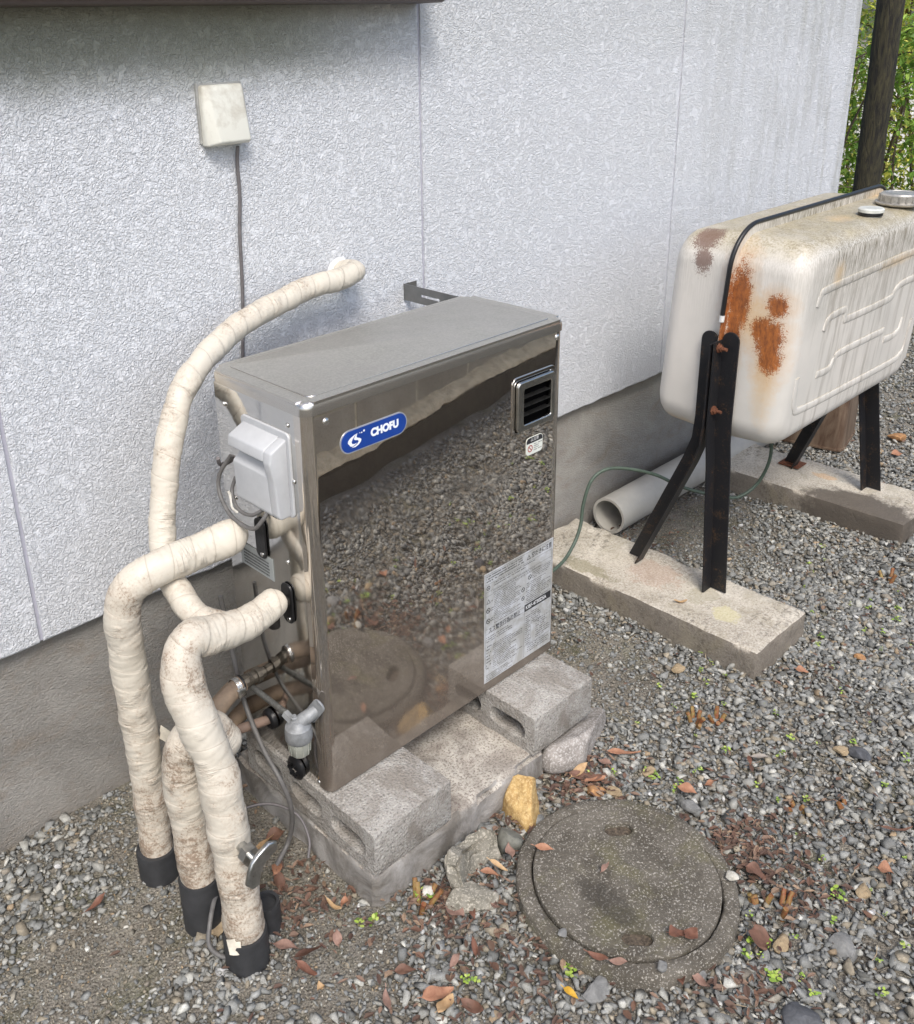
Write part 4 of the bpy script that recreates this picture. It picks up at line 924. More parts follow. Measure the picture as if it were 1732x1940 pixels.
for x, xi in ((1.243, 0), (2.105, 1)):
    if xi == 0:
        f_ = [(YT-.0055, .762), (YT-.0055, .55), (YT-.008, .50), (YT-.014, .44), (-.042, .0875)]; b_ = [(YT+.0055, .755), (YT+.0055, .55), (YT+.010, .49), (YT+.030, .43), (.166, .0875)]
    else:
        f_ = [(YT-.0055, .762), (YT-.0055, .55), (YT-.008, .50), (YT-.018, .44), (-.080, .0875)]; b_ = [(YT+.0055, .755), (YT+.0055, .55), (YT+.010, .49), (YT+.030, .43), (.150, .0875)]
    lf = link('leg', leg(x, -1, f_), IRON, K, 30); lb = link('leg', leg(x, 1, b_), IRON, K, 30)
    for z in (.745, .585):
        bo = link('bolt', lathe([(.0, .022), (.0045, .022), (.0045, .009), (.0085, .0085), (.0085, .003), (.012, .0028), (.012, 0), (0, 0)], 'Y', 8, (x-.020, YT-.0078, z)), RUST, lf, 30)
link('foot_plate', box(1.19, 1.235, .155, .2, .0885, .0925, .001), RUST, lb) if False else None
link('hook_foot', box(2.075, 2.135, .13, .2, .0885, .0925, .001), RUST, K)

# slabs under the tank
def slabmat(base, tinted):
    m = m_concrete('tank_slab_%d' % int(base[0]*10), (.60, .55, .46), (.40, .355, .29), .42, .8, .0018, (.72, .70, .63), .0)
    c0 = m.b.inputs['Base Color'].links[0].from_socket
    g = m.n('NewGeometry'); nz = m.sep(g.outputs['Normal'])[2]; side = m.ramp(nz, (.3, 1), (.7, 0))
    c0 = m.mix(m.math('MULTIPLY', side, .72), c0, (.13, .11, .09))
    n = m.noise(4.5, 6, .7, .8); c0 = m.mix(m.math('MULTIPLY', m.ramp(n, (.48, 0), (.66, 1)), .6), c0, (.27, .235, .16))
    spk = m.math('MULTIPLY', m.ramp(m.noise(70, 5, .8), (.50, 0), (.58, 1)), m.ramp(m.noise(3.5, 4, .6, 1.), (.46, 0), (.58, 1)))
    c0 = m.mix(m.math('MULTIPLY', spk, .6), c0, (.10, .085, .07))
    for p, r, cc, k in tinted:  # each entry mixes a noisy-edged patch into the slab colour
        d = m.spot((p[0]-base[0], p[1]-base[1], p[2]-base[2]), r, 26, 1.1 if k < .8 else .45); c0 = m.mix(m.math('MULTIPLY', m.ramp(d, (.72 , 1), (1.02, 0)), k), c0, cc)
    m.col(c0); return m
b1 = (1.187, .09, 0)
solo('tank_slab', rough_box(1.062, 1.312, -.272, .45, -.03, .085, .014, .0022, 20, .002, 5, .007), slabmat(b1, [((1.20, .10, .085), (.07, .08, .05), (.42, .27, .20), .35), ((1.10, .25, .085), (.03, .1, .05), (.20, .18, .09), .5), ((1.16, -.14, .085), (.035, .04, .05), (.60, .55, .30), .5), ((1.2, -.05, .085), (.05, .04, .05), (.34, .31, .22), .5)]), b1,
     'nearer grey-beige concrete slab carrying the left legs of the tank', 'slab', 'concrete slabs under the tank', 50)
b2 = (2.06, .09, 0)
solo('tank_slab', rough_box(1.932, 2.185, -.265, .45, -.03, .085, .014, .0022, 20, .002, 9, .006), slabmat(b2, [((1.945, -.13, .07), (.125, .20, .16), (.10, .085, .07), .92), ((2.09, .05, .085), (.02, .05, .03), (.55, .33, .16), .5)]), b2,  # first entry: large dark patch painted over the near left part
     'farther pale concrete slab with a dark patch under the right legs of the tank', 'slab', 'concrete slabs under the tank', 50)
# fuel line from the tank
solo('fuel_line', tube([(1.56, YT, .49), (1.56, YT, .44), (1.60, .005, .33), (1.602, .03, .246), (1.565, .055, .207), (1.525, .08, .204), (1.43, .16, .239), (1.35, .21, .292), (1.27, .25, .325), (1.21, .28, .334), (1.165, .295, .31), (1.14, .30, .245), (1.125, .295, .19), (1.09, .29, .144), (1.02, .28, .115), (.90, .27, .12), (.72, .26, .16), (.64, .25, .20)], .0048, 10, 8), GREEN, (1.3, .2, .1),
     'thin dark green fuel line sagging from under the tank to the heater', 'tube', smooth=60)
# loose pvc pipe along the wall
o = solo('drain_pipe', lathe([(.049, 0), (.049, 1.6), (.057, 1.6), (.057, 0), (.049, 0)], mat=Matrix.Rotation(R_(90), 4, 'Y') @ Matrix.Rotation(0, 4, 'Z'), seg=48, loc=(1.40, .395, .076)), PVC, (1.9, .4, .02), 'wide pale grey plastic pipe lying open-ended along the wall', 'pipe', smooth=40)
# rusty can behind the tank
cbx = thing('metal_can', (2.55, .29, .02), 'rusty brown square metal can standing behind the tank', 'can')
RC = M('rusty_can', (.2, .12, .07), .45, .4); _n = RC.noise(5, 6, .7, .4, RC.map(RC.co(), (4, 4, .8))); RC.col(RC.mix(RC.ramp(_n, (.35, 0), (.7, 1)), (.10, .055, .035), (.33, .25, .18)))
mc = Matrix.Translation((2.55, .29, 0)) @ Matrix.Rotation(R_(12), 4, 'Z')
me = prism(rrect(.235, .235, .03, 6), .02, .36, .006, 2); me.transform(mc); link('body', me, RC, cbx, 50)
me = prism(rrect(.243, .243, .033, 6), .0185, .0265); me.transform(mc); link('rim', me, RC, cbx, 50)
me = prism(rrect(.243, .243, .033, 6), .3565, .3645); me.transform(mc); link('rim', me, RC, cbx, 50)
link('spout', lathe([(.03, .36), (.03, .38), (.0, .38)], 'Z', 20, (2.50, .25, .0)), RC, cbx, 40)

# ------------------------------------------------------------------ manhole
MH = M('manhole_concrete', (.19, .17, .14), .9, spec=.25)
_n = MH.noise(7, 6, .7, .6); _f = MH.noise(150, 3, .7); _v = MH.vor(150)
_c = MH.mix(MH.ramp(_n, (.36, 0), (.66, 1)), (.075, .066, .052), (.155, .14, .116))
_sp = MH.ramp(MH.math('ADD', MH.vor(95), MH.math('MULTIPLY', _f, .7)), (.35, 1), (.42, 0))
_c = MH.mix(MH.math('MULTIPLY', MH.math('MULTIPLY', _sp, MH.ramp(MH.noise(9, 5, .7), (.45, 0), (.62, 1))), .55), _c, (.38, .355, .30))
_c = MH.mix(MH.math('MULTIPLY', MH.ramp(MH.noise(13, 6, .75, .4), (.52, 0), (.64, 1)), .5), _c, (.06, .052, .04))
_c = MH.mix(MH.math('MULTIPLY', MH.ramp(MH.noise(8, 5, .7, .4, MH.map(MH.co(), loc=(2, 2, 0))), (.54, 0), (.68, 1)), .45), _c, (.14, .13, .06))
_sm = MH.ramp(MH.noise(260, 3, .7), (.56, 0), (.63, 1)); _c = MH.mix(MH.math('MULTIPLY', _sm, .55), _c, (.55, .52, .46))
_d = MH.spot((-.07, -.02, 0), (.035, .10, .1), 14, .35); _c = MH.mix(MH.math('MULTIPLY', MH.ramp(_d, (.7, 1), (1.05, 0)), .6), _c, (.045, .04, .033))
MH.col(_c); MH.nor(MH.bump(MH.math('ADD', _f, MH.math('ADD', _n, MH.noise(45, 4, .7))), .003, 1.))
mx, my = .341, -.411
mh = thing('manhole', (mx, my, 0), 'round dark concrete manhole with two slots set in the gravel', 'manhole')
me = lathe([(.168, -.02), (.168, .040), (.171, .0435), (.191, .043), (.1958, .038), (.197, -.02)], 'Z', 96, (mx, my, 0))
for v in me.vertices: v.co += mnoise.noise_vector(v.co*22)*.0022+mnoise.noise_vector(v.co*60)*.0014
link('rim', me, MH, mh, 50)
Rl = .1655
circ = [(Rl*math.cos(2*math.pi*k/96), Rl*math.sin(2*math.pi*k/96)) for k in range(96)]
def slotp(cx, cy, a, L_=.053, wd=.029):
    return [(cx+x*math.cos(a)-y*math.sin(a), cy+x*math.sin(a)+y*math.cos(a)) for x, y in rrect(L_, wd, wd*.49, 5)]
s1 = onz(1172, 1565, .056)-Vector((mx, my, 0)); s2 = onz(1208, 1770, .056)-Vector((mx, my, 0)); sa = math.atan2(RT[1], RT[0])
me = plate(circ, [slotp(s1.x, s1.y, sa+.1), slotp(s2.x, s2.y, sa-.08)], .03, .003, T(mx, my, .034), 2)
lid = link('manhole_lid', me, MH, mh, 50)
link('slot_floor', lathe([(.15, 0), (0, 0)], 'Z', 48, (mx, my, .038)), simple('slot_dirt', (.14, .11, .08), .95, 0, .8, 160, .006), lid)
link('centre_boss', lathe([(.030, 0), (.027, .0015), (.022, .0022), (.016, .001), (0, .0005)], 'Z', 32, (mx, my, .0488)), MH, lid, 40)

# ------------------------------------------------------------------ bigger stones
def stonemat(name, a, b, sc=40, spk=None):
    m = M(name, a, .85, spec=.25); n = m.noise(sc, 6, .7, .4); c = m.mix(m.ramp(n, (.38, 0), (.64, 1)), b, a)
    if spk: c = m.mix(m.math('MULTIPLY', m.ramp(m.noise(220, 3, .7), (.52, 0), (.6, 1)), .6), c, spk)
    m.col(c); m.nor(m.bump(n, .003, .9)); return m
solo('ochre_stone', rock((.358, -.158, .034), (.064, .048, .056), 9, 4, 12, Matrix.Rotation(R_(20), 4, 'Z') @ Matrix.Rotation(R_(-12), 4, 'Y'), .05), stonemat('ochre', (.56, .39, .17), (.34, .21, .08), 60, (.66, .50, .26)), (.358, -.158, .01), 'bright ochre yellow stone wedged between the slab and the manhole', 'stone', smooth=35)
solo('edge_stone', rock((.575, -.118, .030), (.125, .050, .062), 18, 4, 8, Matrix.Rotation(R_(8), 4, 'Z') @ Matrix.Rotation(R_(8), 4, 'Y'), .05), stonemat('grey_rock', (.38, .35, .32), (.20, .18, .16), 30, (.58, .56, .53)), (.58, -.12, .01), 'large rough grey rock against the right end of the base slab', 'stone', smooth=35)
CF = stonemat('broken_concrete', (.30, .28, .235), (.15, .14, .11), 26, (.52, .48, .40))
me = rough_box(.108, .226, -.193, -.163, -.01, .072, .006, .005, 30, .004, 12, .012)
for v in me.vertices:
    v.co.y += -9*(v.co.x-.165)**2*(1 if v.co.x > .165 else .6)+.022+(v.co.z-.03)*.25; v.co.z += .012*math.sin(v.co.x*60)*(v.co.z > .05); v.co += mnoise.noise_vector(v.co*55)*.004+mnoise.noise_vector(v.co*150)*.002
me.transform(T(.167, -.180, 0) @ Matrix.Rotation(R_(14), 4, 'Z') @ T(-.167, .180, 0)); me.transform(T(.004, -.022, 0))
solo('concrete_fragment', me, CF, (.17, -.18, .01), 'curved broken piece of concrete standing by the base slab corner', 'concrete fragment', smooth=40)
solo('concrete_fragment', rock((.122, -.240, .020), (.050, .034, .036), 31, 4, 13, Matrix.Rotation(R_(-28), 4, 'Z'), .07), CF, (.12, -.24, .01), 'squat mossy lump of broken concrete in front of the curved piece', 'concrete fragment', smooth=35)
solo('flat_stone', rock((.268, -.200, .025), (.030, .024, .038), 40, 3, 8, None, .05), stonemat('greenish_stone', (.22, .22, .19), (.13, .13, .11), 50), (.268, -.2, .01), 'greenish grey stone between the curved concrete and the manhole', 'stone', smooth=30)
SM = {'tan': stonemat('tan_stone', (.42, .33, .21), (.28, .21, .13), 60), 'grey': stonemat('mid_grey_stone', (.26, .26, .25), (.15, .15, .145), 60), 'white': stonemat('white_stone', (.66, .64, .58), (.45, .43, .37), 80), 'dark': stonemat('slate_stone', (.115, .12, .13), (.07, .072, .078), 60), 'orange': stonemat('orange_stone', (.48, .27, .12), (.30, .16, .08), 60)}
for px, py, s, k, z, lb in ((412, 1762, .022, 'tan', .014, 'flat tan stone between the feet of the two nearest pipes'), (1285, 1268, .017, 'tan', .02, 'rounded tan stone in the gravel in front of the nearer tank slab'), (1630, 1247, .014, 'orange', .02, 'orange brown stone right of the tip of the nearer tank slab'),
    (1386, 1661, .012, 'white', .055, 'small cream stone resting on the right rim of the manhole'), (1630, 1432, .022, 'dark', .02, 'dark slate-grey flat stone in the open gravel at the right'), (1594, 1424, .016, 'tan', .02, 'tan stone touching the dark slate-grey stone'),
    (1636, 1692, .017, 'tan', .02, 'long pale tan stone in the gravel right of the manhole'), (1128, 1500, .019, 'orange', .018, 'pinkish stone just behind the top edge of the manhole'), (1165, 1505, .018, 'tan', .016, 'mossy tan stone half under the top edge of the manhole'),
    (1310, 1530, .018, 'grey', .018, 'angular brownish grey stone at the upper right edge of the manhole'), (1327, 1850, .014, 'grey', .02, 'grey stone at the bottom right edge of the manhole'),
    (1130, 1878, .024, 'grey', .018, 'long olive grey stone below the manhole near the bottom of the picture'), (1480, 1790, .018, 'tan', .02, 'beige stone right of the manhole among brown leaves'),
    (1520, 1935, .034, 'dark', .012, 'large dark flat stone at the bottom edge right of centre'), (1600, 1800, .03, 'grey', .012, 'large half-buried grey stone at the lower right'),
    (812, 1690, .016, 'white', .02, 'pale stone at the front corner of the base slab'), (1066, 1770, .010, 'grey', .052, 'small blue-grey stone on the lower left rim of the manhole'), (1254, 1830, .011, 'grey', .052, 'oblong grey stone on the bottom rim of the manhole'),
    (1230, 1463, .016, 'tan', .018, 'mossy flat stone between leaves above the manhole'), (1605, 780, .03, 'orange', .018, 'orange stone in the far gravel right of the metal can'), (1700, 830, .03, 'orange', .018, 'second orange stone in the far gravel at the picture edge')):
    p = onz(px, py, z); solo('stone', rock((p.x, p.y, p.z+s*.15), (s*1.15, s*.8, s*.6), px, 3, 9, None, .05), SM[k], (p.x, p.y, z-.01), lb, 'stone', smooth=30)

# ------------------------------------------------------------------ fallen leaves
def leafmat(n, a, b):
    m = M(n, a, .6, spec=.3); x = m.noise(50, 5, .7, .5); m.col(m.mix(m.ramp(x, (.35, 0), (.66, 1)), b, a)); m.nor(m.bump(m.noise(160, 3), .0008, .7)); return m
LM = {'orange': leafmat('orange_leaf', (.40, .215, .13), (.27, .125, .075)), 'brown': leafmat('brown_leaf', (.19, .10, .07), (.11, .06, .04)), 'pink': leafmat('pinkish_leaf', (.33, .21, .165), (.21, .125, .095)), 'red': leafmat('red_leaf', (.22, .105, .07), (.13, .06, .04)), 'yellow': leafmat('yellow_leaf', (.60, .36, .04), (.45, .25, .03)), 'tanl': leafmat('tan_leaf', (.52, .36, .20), (.36, .23, .12)), 'dark': leafmat('dark_leaf', (.10, .05, .035), (.06, .03, .02)), 'greyl': leafmat('grey_leaf', (.34, .31, .27), (.24, .21, .18))}
def leafmesh(p, L_, wd, ang, fold=.25, curl=.35, tilt=.15, rot=0., seed=0):
    rnd = random.Random(seed); bm = bmesh.new(); n = 10; rows = []
    for i in range(n+1):
        t = i/n; h = wd*.5*(math.sin(math.pi*min(1, t**.85))**.9 if 0 < t < 1 else 0.02); x = (t-.5)*L_; z = curl*L_*.25*(2*t-1)**2+.003*math.sin(t*5+seed)
        rows.append([bm.verts.new((x, s*h, z+abs(s)*h*fold+.0012*mnoise.noise(Vector((x*90, s*2, seed)))+(.12*wd*math.sin(t*7+seed)*s if abs(s) == 1 else 0))) for s in (-1, -.5, 0, .5, 1)])
    for A, B in zip(rows, rows[1:]):
        for k in range(4): bm.faces.new([A[k], A[k+1], B[k+1], B[k]])
    # stalk
    r0 = rows[0][2].co.copy()
    st_ = [bm.verts.new(r0+Vector((-L_*.16*k_, 0, .001+.002*k_))+Vector((0, s*.0007, 0))) for k_ in (0, 1) for s in (-1, 1)]; bm.faces.new([st_[0], st_[1], st_[3], st_[2]])
    m = T(*p) @ Matrix.Rotation(ang, 4, 'Z') @ Matrix.Rotation(tilt, 4, 'Y') @ Matrix.Rotation(rot, 4, 'X'); bm.transform(m)
    return fin(bm)
SA = math.atan2(RT[1], RT[0])       # picture-right direction on the ground
LEAVES = [
 (1182, 1428, .078, .019, 4, 'orange', .026, 'long narrow orange leaf in the gravel right of the grey rock'),
 (1110, 1473, .070, .024, -8, 'brown', .026, 'wide dark brown leaf in the heap behind the manhole'),
 (1128, 1478, .052, .018, 14, 'orange', .030, 'narrow orange leaf lying at the right end of the heap behind the manhole'),
 (1097, 1460, .055, .018, 30, 'tanl', .032, 'pale tan leaf sticking up from the heap behind the manhole'),
 (1146, 1445, .038, .017, -28, 'pink', .026, 'small pinkish leaf just below the grey rock'),
 (1031, 1607, .040, .013, -8, 'orange', .060, 'clean orange leaf lying on the left of the manhole lid'),
 (1147, 1643, .030, .010, 38, 'pink', .060, 'torn pink leaf near the centre of the manhole lid'),
 (1284, 1770, .032, .028, 5, 'red', .060, 'rounded rust-red leaf by the lower slot of the manhole lid'),
 (1310, 1770, .028, .026, 20, 'red', .060, 'crumpled rust-red leaf touching the rounded one on the manhole lid'),
 (1133, 1812, .038, .012, -18, 'red', .053, 'reddish leaf stuck in the lower left groove of the manhole'),
 (1172, 1822, .034, .012, -12, 'pink', .053, 'brownish pink leaf in the bottom groove of the manhole'),
 (1302, 1497, .045, .022, -22, 'orange', .028, 'curled orange leaf with a stalk above the right of the manhole'),
 (1082, 1882, .032, .011, -35, 'yellow', .028, 'bright yellow leaf below the manhole'),
 (830, 1884, .058, .026, 15, 'orange', .030, 'broad orange-brown leaf near the bottom centre of the picture'),
 (845, 1903, .040, .024, 35, 'tanl', .026, 'torn cream leaf under the broad orange-brown one'),
 (897, 1908, .045, .020, -25, 'brown', .028, 'brown leaf right of the cream torn leaf at the bottom'),
 (733, 1897, .042, .013, -60, 'pink', .028, 'rolled pinkish brown leaf at the bottom left of centre'),
 (522, 1583, .045, .026, 25, 'brown', .024, 'broad brown leaf beside the slab behind the front pipe'),
 (500, 1600, .060, .012, 40, 'tanl', .030, 'narrow tan strip leaf leaning beside the front pipe'),
 (524, 1645, .042, .020, 60, 'orange', .026, 'orange-brown leaf behind the tap handle'),
 (530, 1672, .040, .022, -50, 'brown', .024, 'dull purple brown leaf below the tap'),
 (632, 1716, .036, .013, -25, 'tanl', .024, 'tan leaf in front of the slab left face'),
 (652, 1710, .026, .014, -75, 'orange', .026, 'small orange leaf standing beside the tan leaf at the slab left face'),
 (640, 1778, .030, .016, 75, 'pink', .026, 'pale pink torn leaf on bare soil below the slab corner'),
 (542, 1795, .055, .020, -10, 'pink', .026, 'dusty pink brown leaf right of the front pipe foot'),
 (585, 1805, .055, .014, 20, 'dark', .030, 'dark arched leaf beside the dusty pink one'),
 (582, 1838, .046, .016, -25, 'red', .028, 'glossy red-brown leaf near the bottom left'),
 (608, 1870, .020, .014, 80, 'tanl', .026, 'tiny pale orange leaf tip in the lower left gravel'),
 (182, 1712, .048, .015, 38, 'red', .026, 'lone reddish leaf on the soil left of the pipes'),
 (862, 1728, .046, .028, -30, 'pink', .026, 'broad dusty leaf below the small concrete lump'),
 (896, 1730, .034, .012, -60, 'red', .028, 'narrow red leaf at the foot of the mossy concrete lump'),
 (930, 1655, .044, .014, -8, 'orange', .030, 'curved orange leaf between the concrete lump and the manhole'),
 (945, 1640, .040, .010, -25, 'tanl', .040, 'thin pale leaf just above the curved orange one'),
 (966, 1612, .035, .018, 70, 'pink', .045, 'pink leaf squeezed between the green stone and the manhole'),
 (938, 1715, .030, .012, -45, 'pink', .030, 'small brown leaf right of the mossy concrete lump'),
 (900, 1795, .040, .010, 70, 'red', .028, 'upright narrow rust leaf in the gravel below the concrete lump'),
 (862, 1820, .036, .012, 45, 'pink', .028, 'mauve leaf in the lower centre gravel'),
 (768, 1840, .040, .018, 5, 'brown', .028, 'crumpled dark leaf in the lower centre gravel'),
 (1432, 1655, .040, .036, -30, 'brown', .030, 'crumpled brown leaf with a hole right of the manhole rim'),
 (1440, 1780, .048, .040, -60, 'brown', .030, 'big crumpled brown leaf at the lower right of the manhole'),
 (1325, 1855, .038, .014, -45, 'pink', .030, 'pinkish leaf at the bottom right of the manhole'),
 (1290, 1852, .036, .016, -70, 'red', .030, 'dark red leaf at the bottom right rim of the manhole'),
 (1440, 1435, .052, .012, -6, 'greyl', .026, 'pale grey narrow leaf in the gravel right of centre'),
 (1678, 1650, .030, .026, -20, 'orange', .028, 'orange crumpled leaf in the gravel at the far right'),
 (1520, 1270, .030, .018, -20, 'orange', .028, 'orange leaf in the gravel beyond the nearer tank slab'),
 (1700, 1572, .060, .010, -3, 'brown', .030, 'flat brown strip of bark at the right edge'),
 (1290, 1140, .035, .014, -5, 'tanl', .090, 'pale curled leaf on top of the nearer tank slab'),
 (1180, 995, .040, .014, 20, 'brown', .028, 'brown leaf beside the open end of the plastic pipe'),
 (1345, 1485, .028, .014, 10, 'orange', .028, 'small orange leaf scrap in gravel above the manhole'),
 (1700, 860, .05, .028, 10, 'orange', .028, 'orange leaf in the far gravel at the right edge'),
 (1420, 1440, .032, .010, 60, 'red', .028, 'dark red leaf bit beside the pale grey leaf'),
]
for i, (px, py, L_, wd, a, k, z, lb) in enumerate(LEAVES):
    p = onz(px, py, z); rnd = random.Random(i*7+1)
    solo('fallen_leaf', leafmesh(p, L_*.95, wd, SA+R_(a*1.35), .25+.3*rnd.random(), rnd.uniform(.1, .5), rnd.uniform(-.12, .12), rnd.uniform(-.3, .3), i), LM[k], (p.x, p.y, z-.004), lb, 'leaf', 'fallen leaves on the gravel', 60)
# crumbs of leaves and twigs: nobody could count them
rnd = random.Random(77); mes = []; bmL = bmesh.new(); tl = bmL.loops.layers.float_color.new('tint')
LC = [(.20, .12, .08), (.11, .07, .048), (.09, .058, .04), (.28, .19, .13), (.09, .055, .038), (.36, .26, .17), (.18, .10, .06), (.12, .08, .05)]
def crumb(x, y, s):
    a = rnd.uniform(0, 6.3); z = gh(x, y)+.013+rnd.uniform(0, .006); c, s_ = math.cos(a), math.sin(a); wd = s*rnd.uniform(.2, .55); cc = rnd.choice(LC); k = rnd.uniform(.7, 1.3)
    tz = rnd.uniform(-.35, .35)
    P = [(-s, 0), (-.3*s, wd), (.5*s, wd*.8), (s, 0), (.4*s, -wd), (-.4*s, -wd*.9)]
    vs = [bmL.verts.new((x+p*c-q*s_, y+p*s_+q*c, z+abs(q)*rnd.uniform(0, .9)+p*tz)) for p, q in P]
    for f in (bmL.faces.new([vs[0], vs[1], vs[2], vs[3]]), bmL.faces.new([vs[0], vs[3], vs[4], vs[5]])):
        for l in f.loops: l[tl] = (cc[0]*k, cc[1]*k, cc[2]*k, 1)
cent = [(-.10, -.02, .08, 90), (.10, -.21, .05, 80), (.12, -.32, .14, 150), (.30, -.20, .06, 50), (.50, -.19, .08, 150), (.56, -.50, .06, 120), (.58, -.60, .09, 100), (.30, -.66, .08, 70), (.72, -.45, .15, 30), (-.1, -.28, .2, 60), (1.0, -.3, .4, 90), (1.42, .30, .14, 60), (-.10, .25, .10, 30), (.1, -.62, .2, 40), (1.6, -.4, .4, 60), (2.9, 0, .5, 50)]
for x0, y0, r, n in cent:
    for _ in range(n*2):
        x, y = rnd.gauss(x0, r*.7), rnd.gauss(y0, r*.7)
        if not blocked(x, y): crumb(x, y, rnd.uniform(.003, .011))
for _ in range(150):
    x, y = rnd.uniform(.2, 2.6), rnd.uniform(-.85, .1)
    if blocked(x, y): continue
    a = rnd.uniform(0, 6.3); L_ = rnd.uniform(.012, .045); z = gh(x, y)+.016; d = Vector((math.cos(a), math.sin(a), rnd.uniform(-.15, .15)))*L_; n_ = Vector((-math.sin(a), math.cos(a), 0))*.0007; p = Vector((x, y, z)); mid = p+d*.5+n_*rnd.uniform(-6, 6); cc = rnd.choice([(.50, .40, .24), (.30, .20, .12), (.60, .50, .32)])
    for q0, q1 in ((p, mid), (mid, p+d)):
        f = bmL.faces.new([bmL.verts.new(v) for v in (q0-n_, q1-n_, q1+n_, q0+n_)])
        for l in f.loops: l[tl] = (*cc, 1)
LIT = M('leaf_crumbs', (.3, .15, .1), .75); LIT.col(LIT.mix(LIT.noise(120, 3), LIT.attr('tint'), (.08, .04, .03)))
me = bpy.data.meshes.new('litter'); bmL.to_mesh(me); bmL.free()
o = link('leaf_litter', me, LIT); props(o, 'small brown leaf crumbs scattered over the gravel', 'leaf litter', None, 'stuff')
# weeds
bmW = bmesh.new(); tl = bmW.loops.layers.float_color.new('tint')
def sprig(x, y, s):
    z0 = gh(x, y)+.010
    for k in range(rnd.randint(4, 9)):
        a = rnd.uniform(0, 6.3); r = s*rnd.uniform(.1, 1); zz = z0+rnd.uniform(.001, .010); q = s*rnd.uniform(.18, .34); cx, cy = x+r*math.cos(a), y+r*math.sin(a)
        c = rnd.choice([(.30, .42, .06), (.22, .34, .05), (.40, .48, .12), (.14, .22, .04)])
        b = rnd.uniform(0, 6); tz = rnd.uniform(-.5, .5)
        vs = [bmW.verts.new((cx+q*math.cos(b+j*math.pi/3)*(1 if j % 3 else 1.35), cy+q*math.sin(b+j*math.pi/3)*(1 if j % 3 else 1.35), zz+q*tz*math.cos(j*math.pi/3))) for j in range(6)]
        f = bmW.faces.new(vs)
        for l in f.loops: l[tl] = (*c, 1)
        st_ = [bmW.verts.new(c_) for c_ in ((x, y, z0-.004), (x+.0007, y, z0-.004), (cx+.0005, cy, zz), (cx, cy, zz))]; f = bmW.faces.new(st_)
        for l in f.loops: l[tl] = (.25, .22, .08, 1)
for _ in range(330):
    x, y = rnd.uniform(.35, 3.0), rnd.uniform(-.95, -.1)
    if mnoise.noise(Vector((x*3, y*3, 9))) < -.05 and rnd.random() < .8: continue
    if not blocked(x, y): sprig(x, y, rnd.uniform(.004, .011))
for px, py in ((805, 1695), (690, 1740), (1060, 1560), (1710, 1010), (1725, 1000), (1700, 1020), (640, 1650), (730, 1660), (640, 1640), (1230, 1465), (990, 1660), (1440, 1790), (1580, 1700), (880, 1860), (1085, 1840), (1450, 1840)):
    p = onz(px, py, .02)
    for _ in range(3):
        if not blocked(p.x, p.y): sprig(p.x+rnd.uniform(-.015, .015), p.y+rnd.uniform(-.015, .015), rnd.uniform(.006, .014))
WD = M('weed_leaf', (.25, .35, .07), .55); WD.col(WD.attr('tint')); WD.b.inputs['Subsurface Weight'].default_value = 0
me = bpy.data.meshes.new('w'); bmW.to_mesh(me); bmW.free(); o = link('weeds', me, WD); props(o, 'tiny light green weeds sprouting between the gravel', 'weeds', None, 'stuff')
# cut stumps of a perennial
STB = leafmat('cut_stalk', (.26, .20, .07), (.20, .06, .03))
def stub(px, py, n, h, label, seed, lean=(0, 0)):
    p = onz(px, py, .02); rnd = random.Random(seed); ms = []
    for _ in range(n):
        a = rnd.uniform(0, 6.3); r = rnd.uniform(.002, .018); q = Vector((p.x+r*math.cos(a), p.y+r*math.sin(a), .008)); hh = h*rnd.uniform(.55, 1.1)
        d = Vector((math.cos(a)*.5+lean[0], math.sin(a)*.5+lean[1], 1)).normalized()
        ms.append(tube([q, q+d*hh*.5+Vector((0, 0, .002)), q+d*hh], lambda t: .0052-.0006*t, 8, 3, True, .0012, 120))
    solo('cut_plant', join(*ms), STB, (p.x, p.y, .01), label, 'plant stub', 'cut plant stubs in the gravel', 50)
stub(1318, 1365, 6, .032, 'clump of cut stalks right of the nearer tank slab tip, the left of two', 1)
stub(1358, 1362, 5, .030, 'clump of cut stalks right of its twin clump above the manhole', 2)
stub(800, 1712, 5, .050, 'tall cut stalks leaning by the mossy concrete lump', 3, (.45, .1))
stub(1436, 1712, 5, .028, 'short reddish cut stalks beside the right rim of the manhole', 4)
stub(1478, 1722, 3, .034, 'pale cut stalk with pink flesh right of the manhole', 5, (.3, .2))
stub(1508, 1525, 4, .018, 'low dark red stalk stumps in the open gravel at the right', 6)
stub(1600, 1525, 4, .018, 'low dark stumps at the far right of the gravel', 7)
stub(1685, 1100, 3, .05, 'reddish grass-like stalks at the right edge below the far slab', 8, (.4, .2))

# ------------------------------------------------------------------ garden wall behind the camera side (mirrored in the heater)
gx, gy = .3, -1.175; ga = math.atan2(-.13, 1.)
GWM = Matrix.Translation((gx, gy, 0)) @ Matrix.Rotation(ga, 4, 'Z')
gw = thing('garden_wall', (2, -1.5, 0), 'low dirty concrete block wall facing the house, mirrored in the heater', 'wall')
GB = m_concrete('wall_block', (.60, .56, .49), (.40, .365, .31), .25, .5, .002, (.42, .37, .30))
LEDGE = stonemat('mortar_ledge', (.9, .74, .50), (.60, .48, .32), 22, (.88, .8, .62))
CURB = m_concrete('curb_dark', (.11, .095, .07), (.06, .05, .038), .2, 1, .003, (.2, .18, .14))
me = rough_box(0, 6, -.16, -.03, -.05, .105, .04, .006, 9, .005, 4, .02); me.transform(GWM); link('curb', me, CURB, gw, 50)
me = rough_box(0, 6, -.16, -.036, .098, .128, .02, .009, 16, .006, 6, .014)
for v in me.vertices:
    if v.co.z > .11: v.co.z += (-.05-v.co.y)*.22
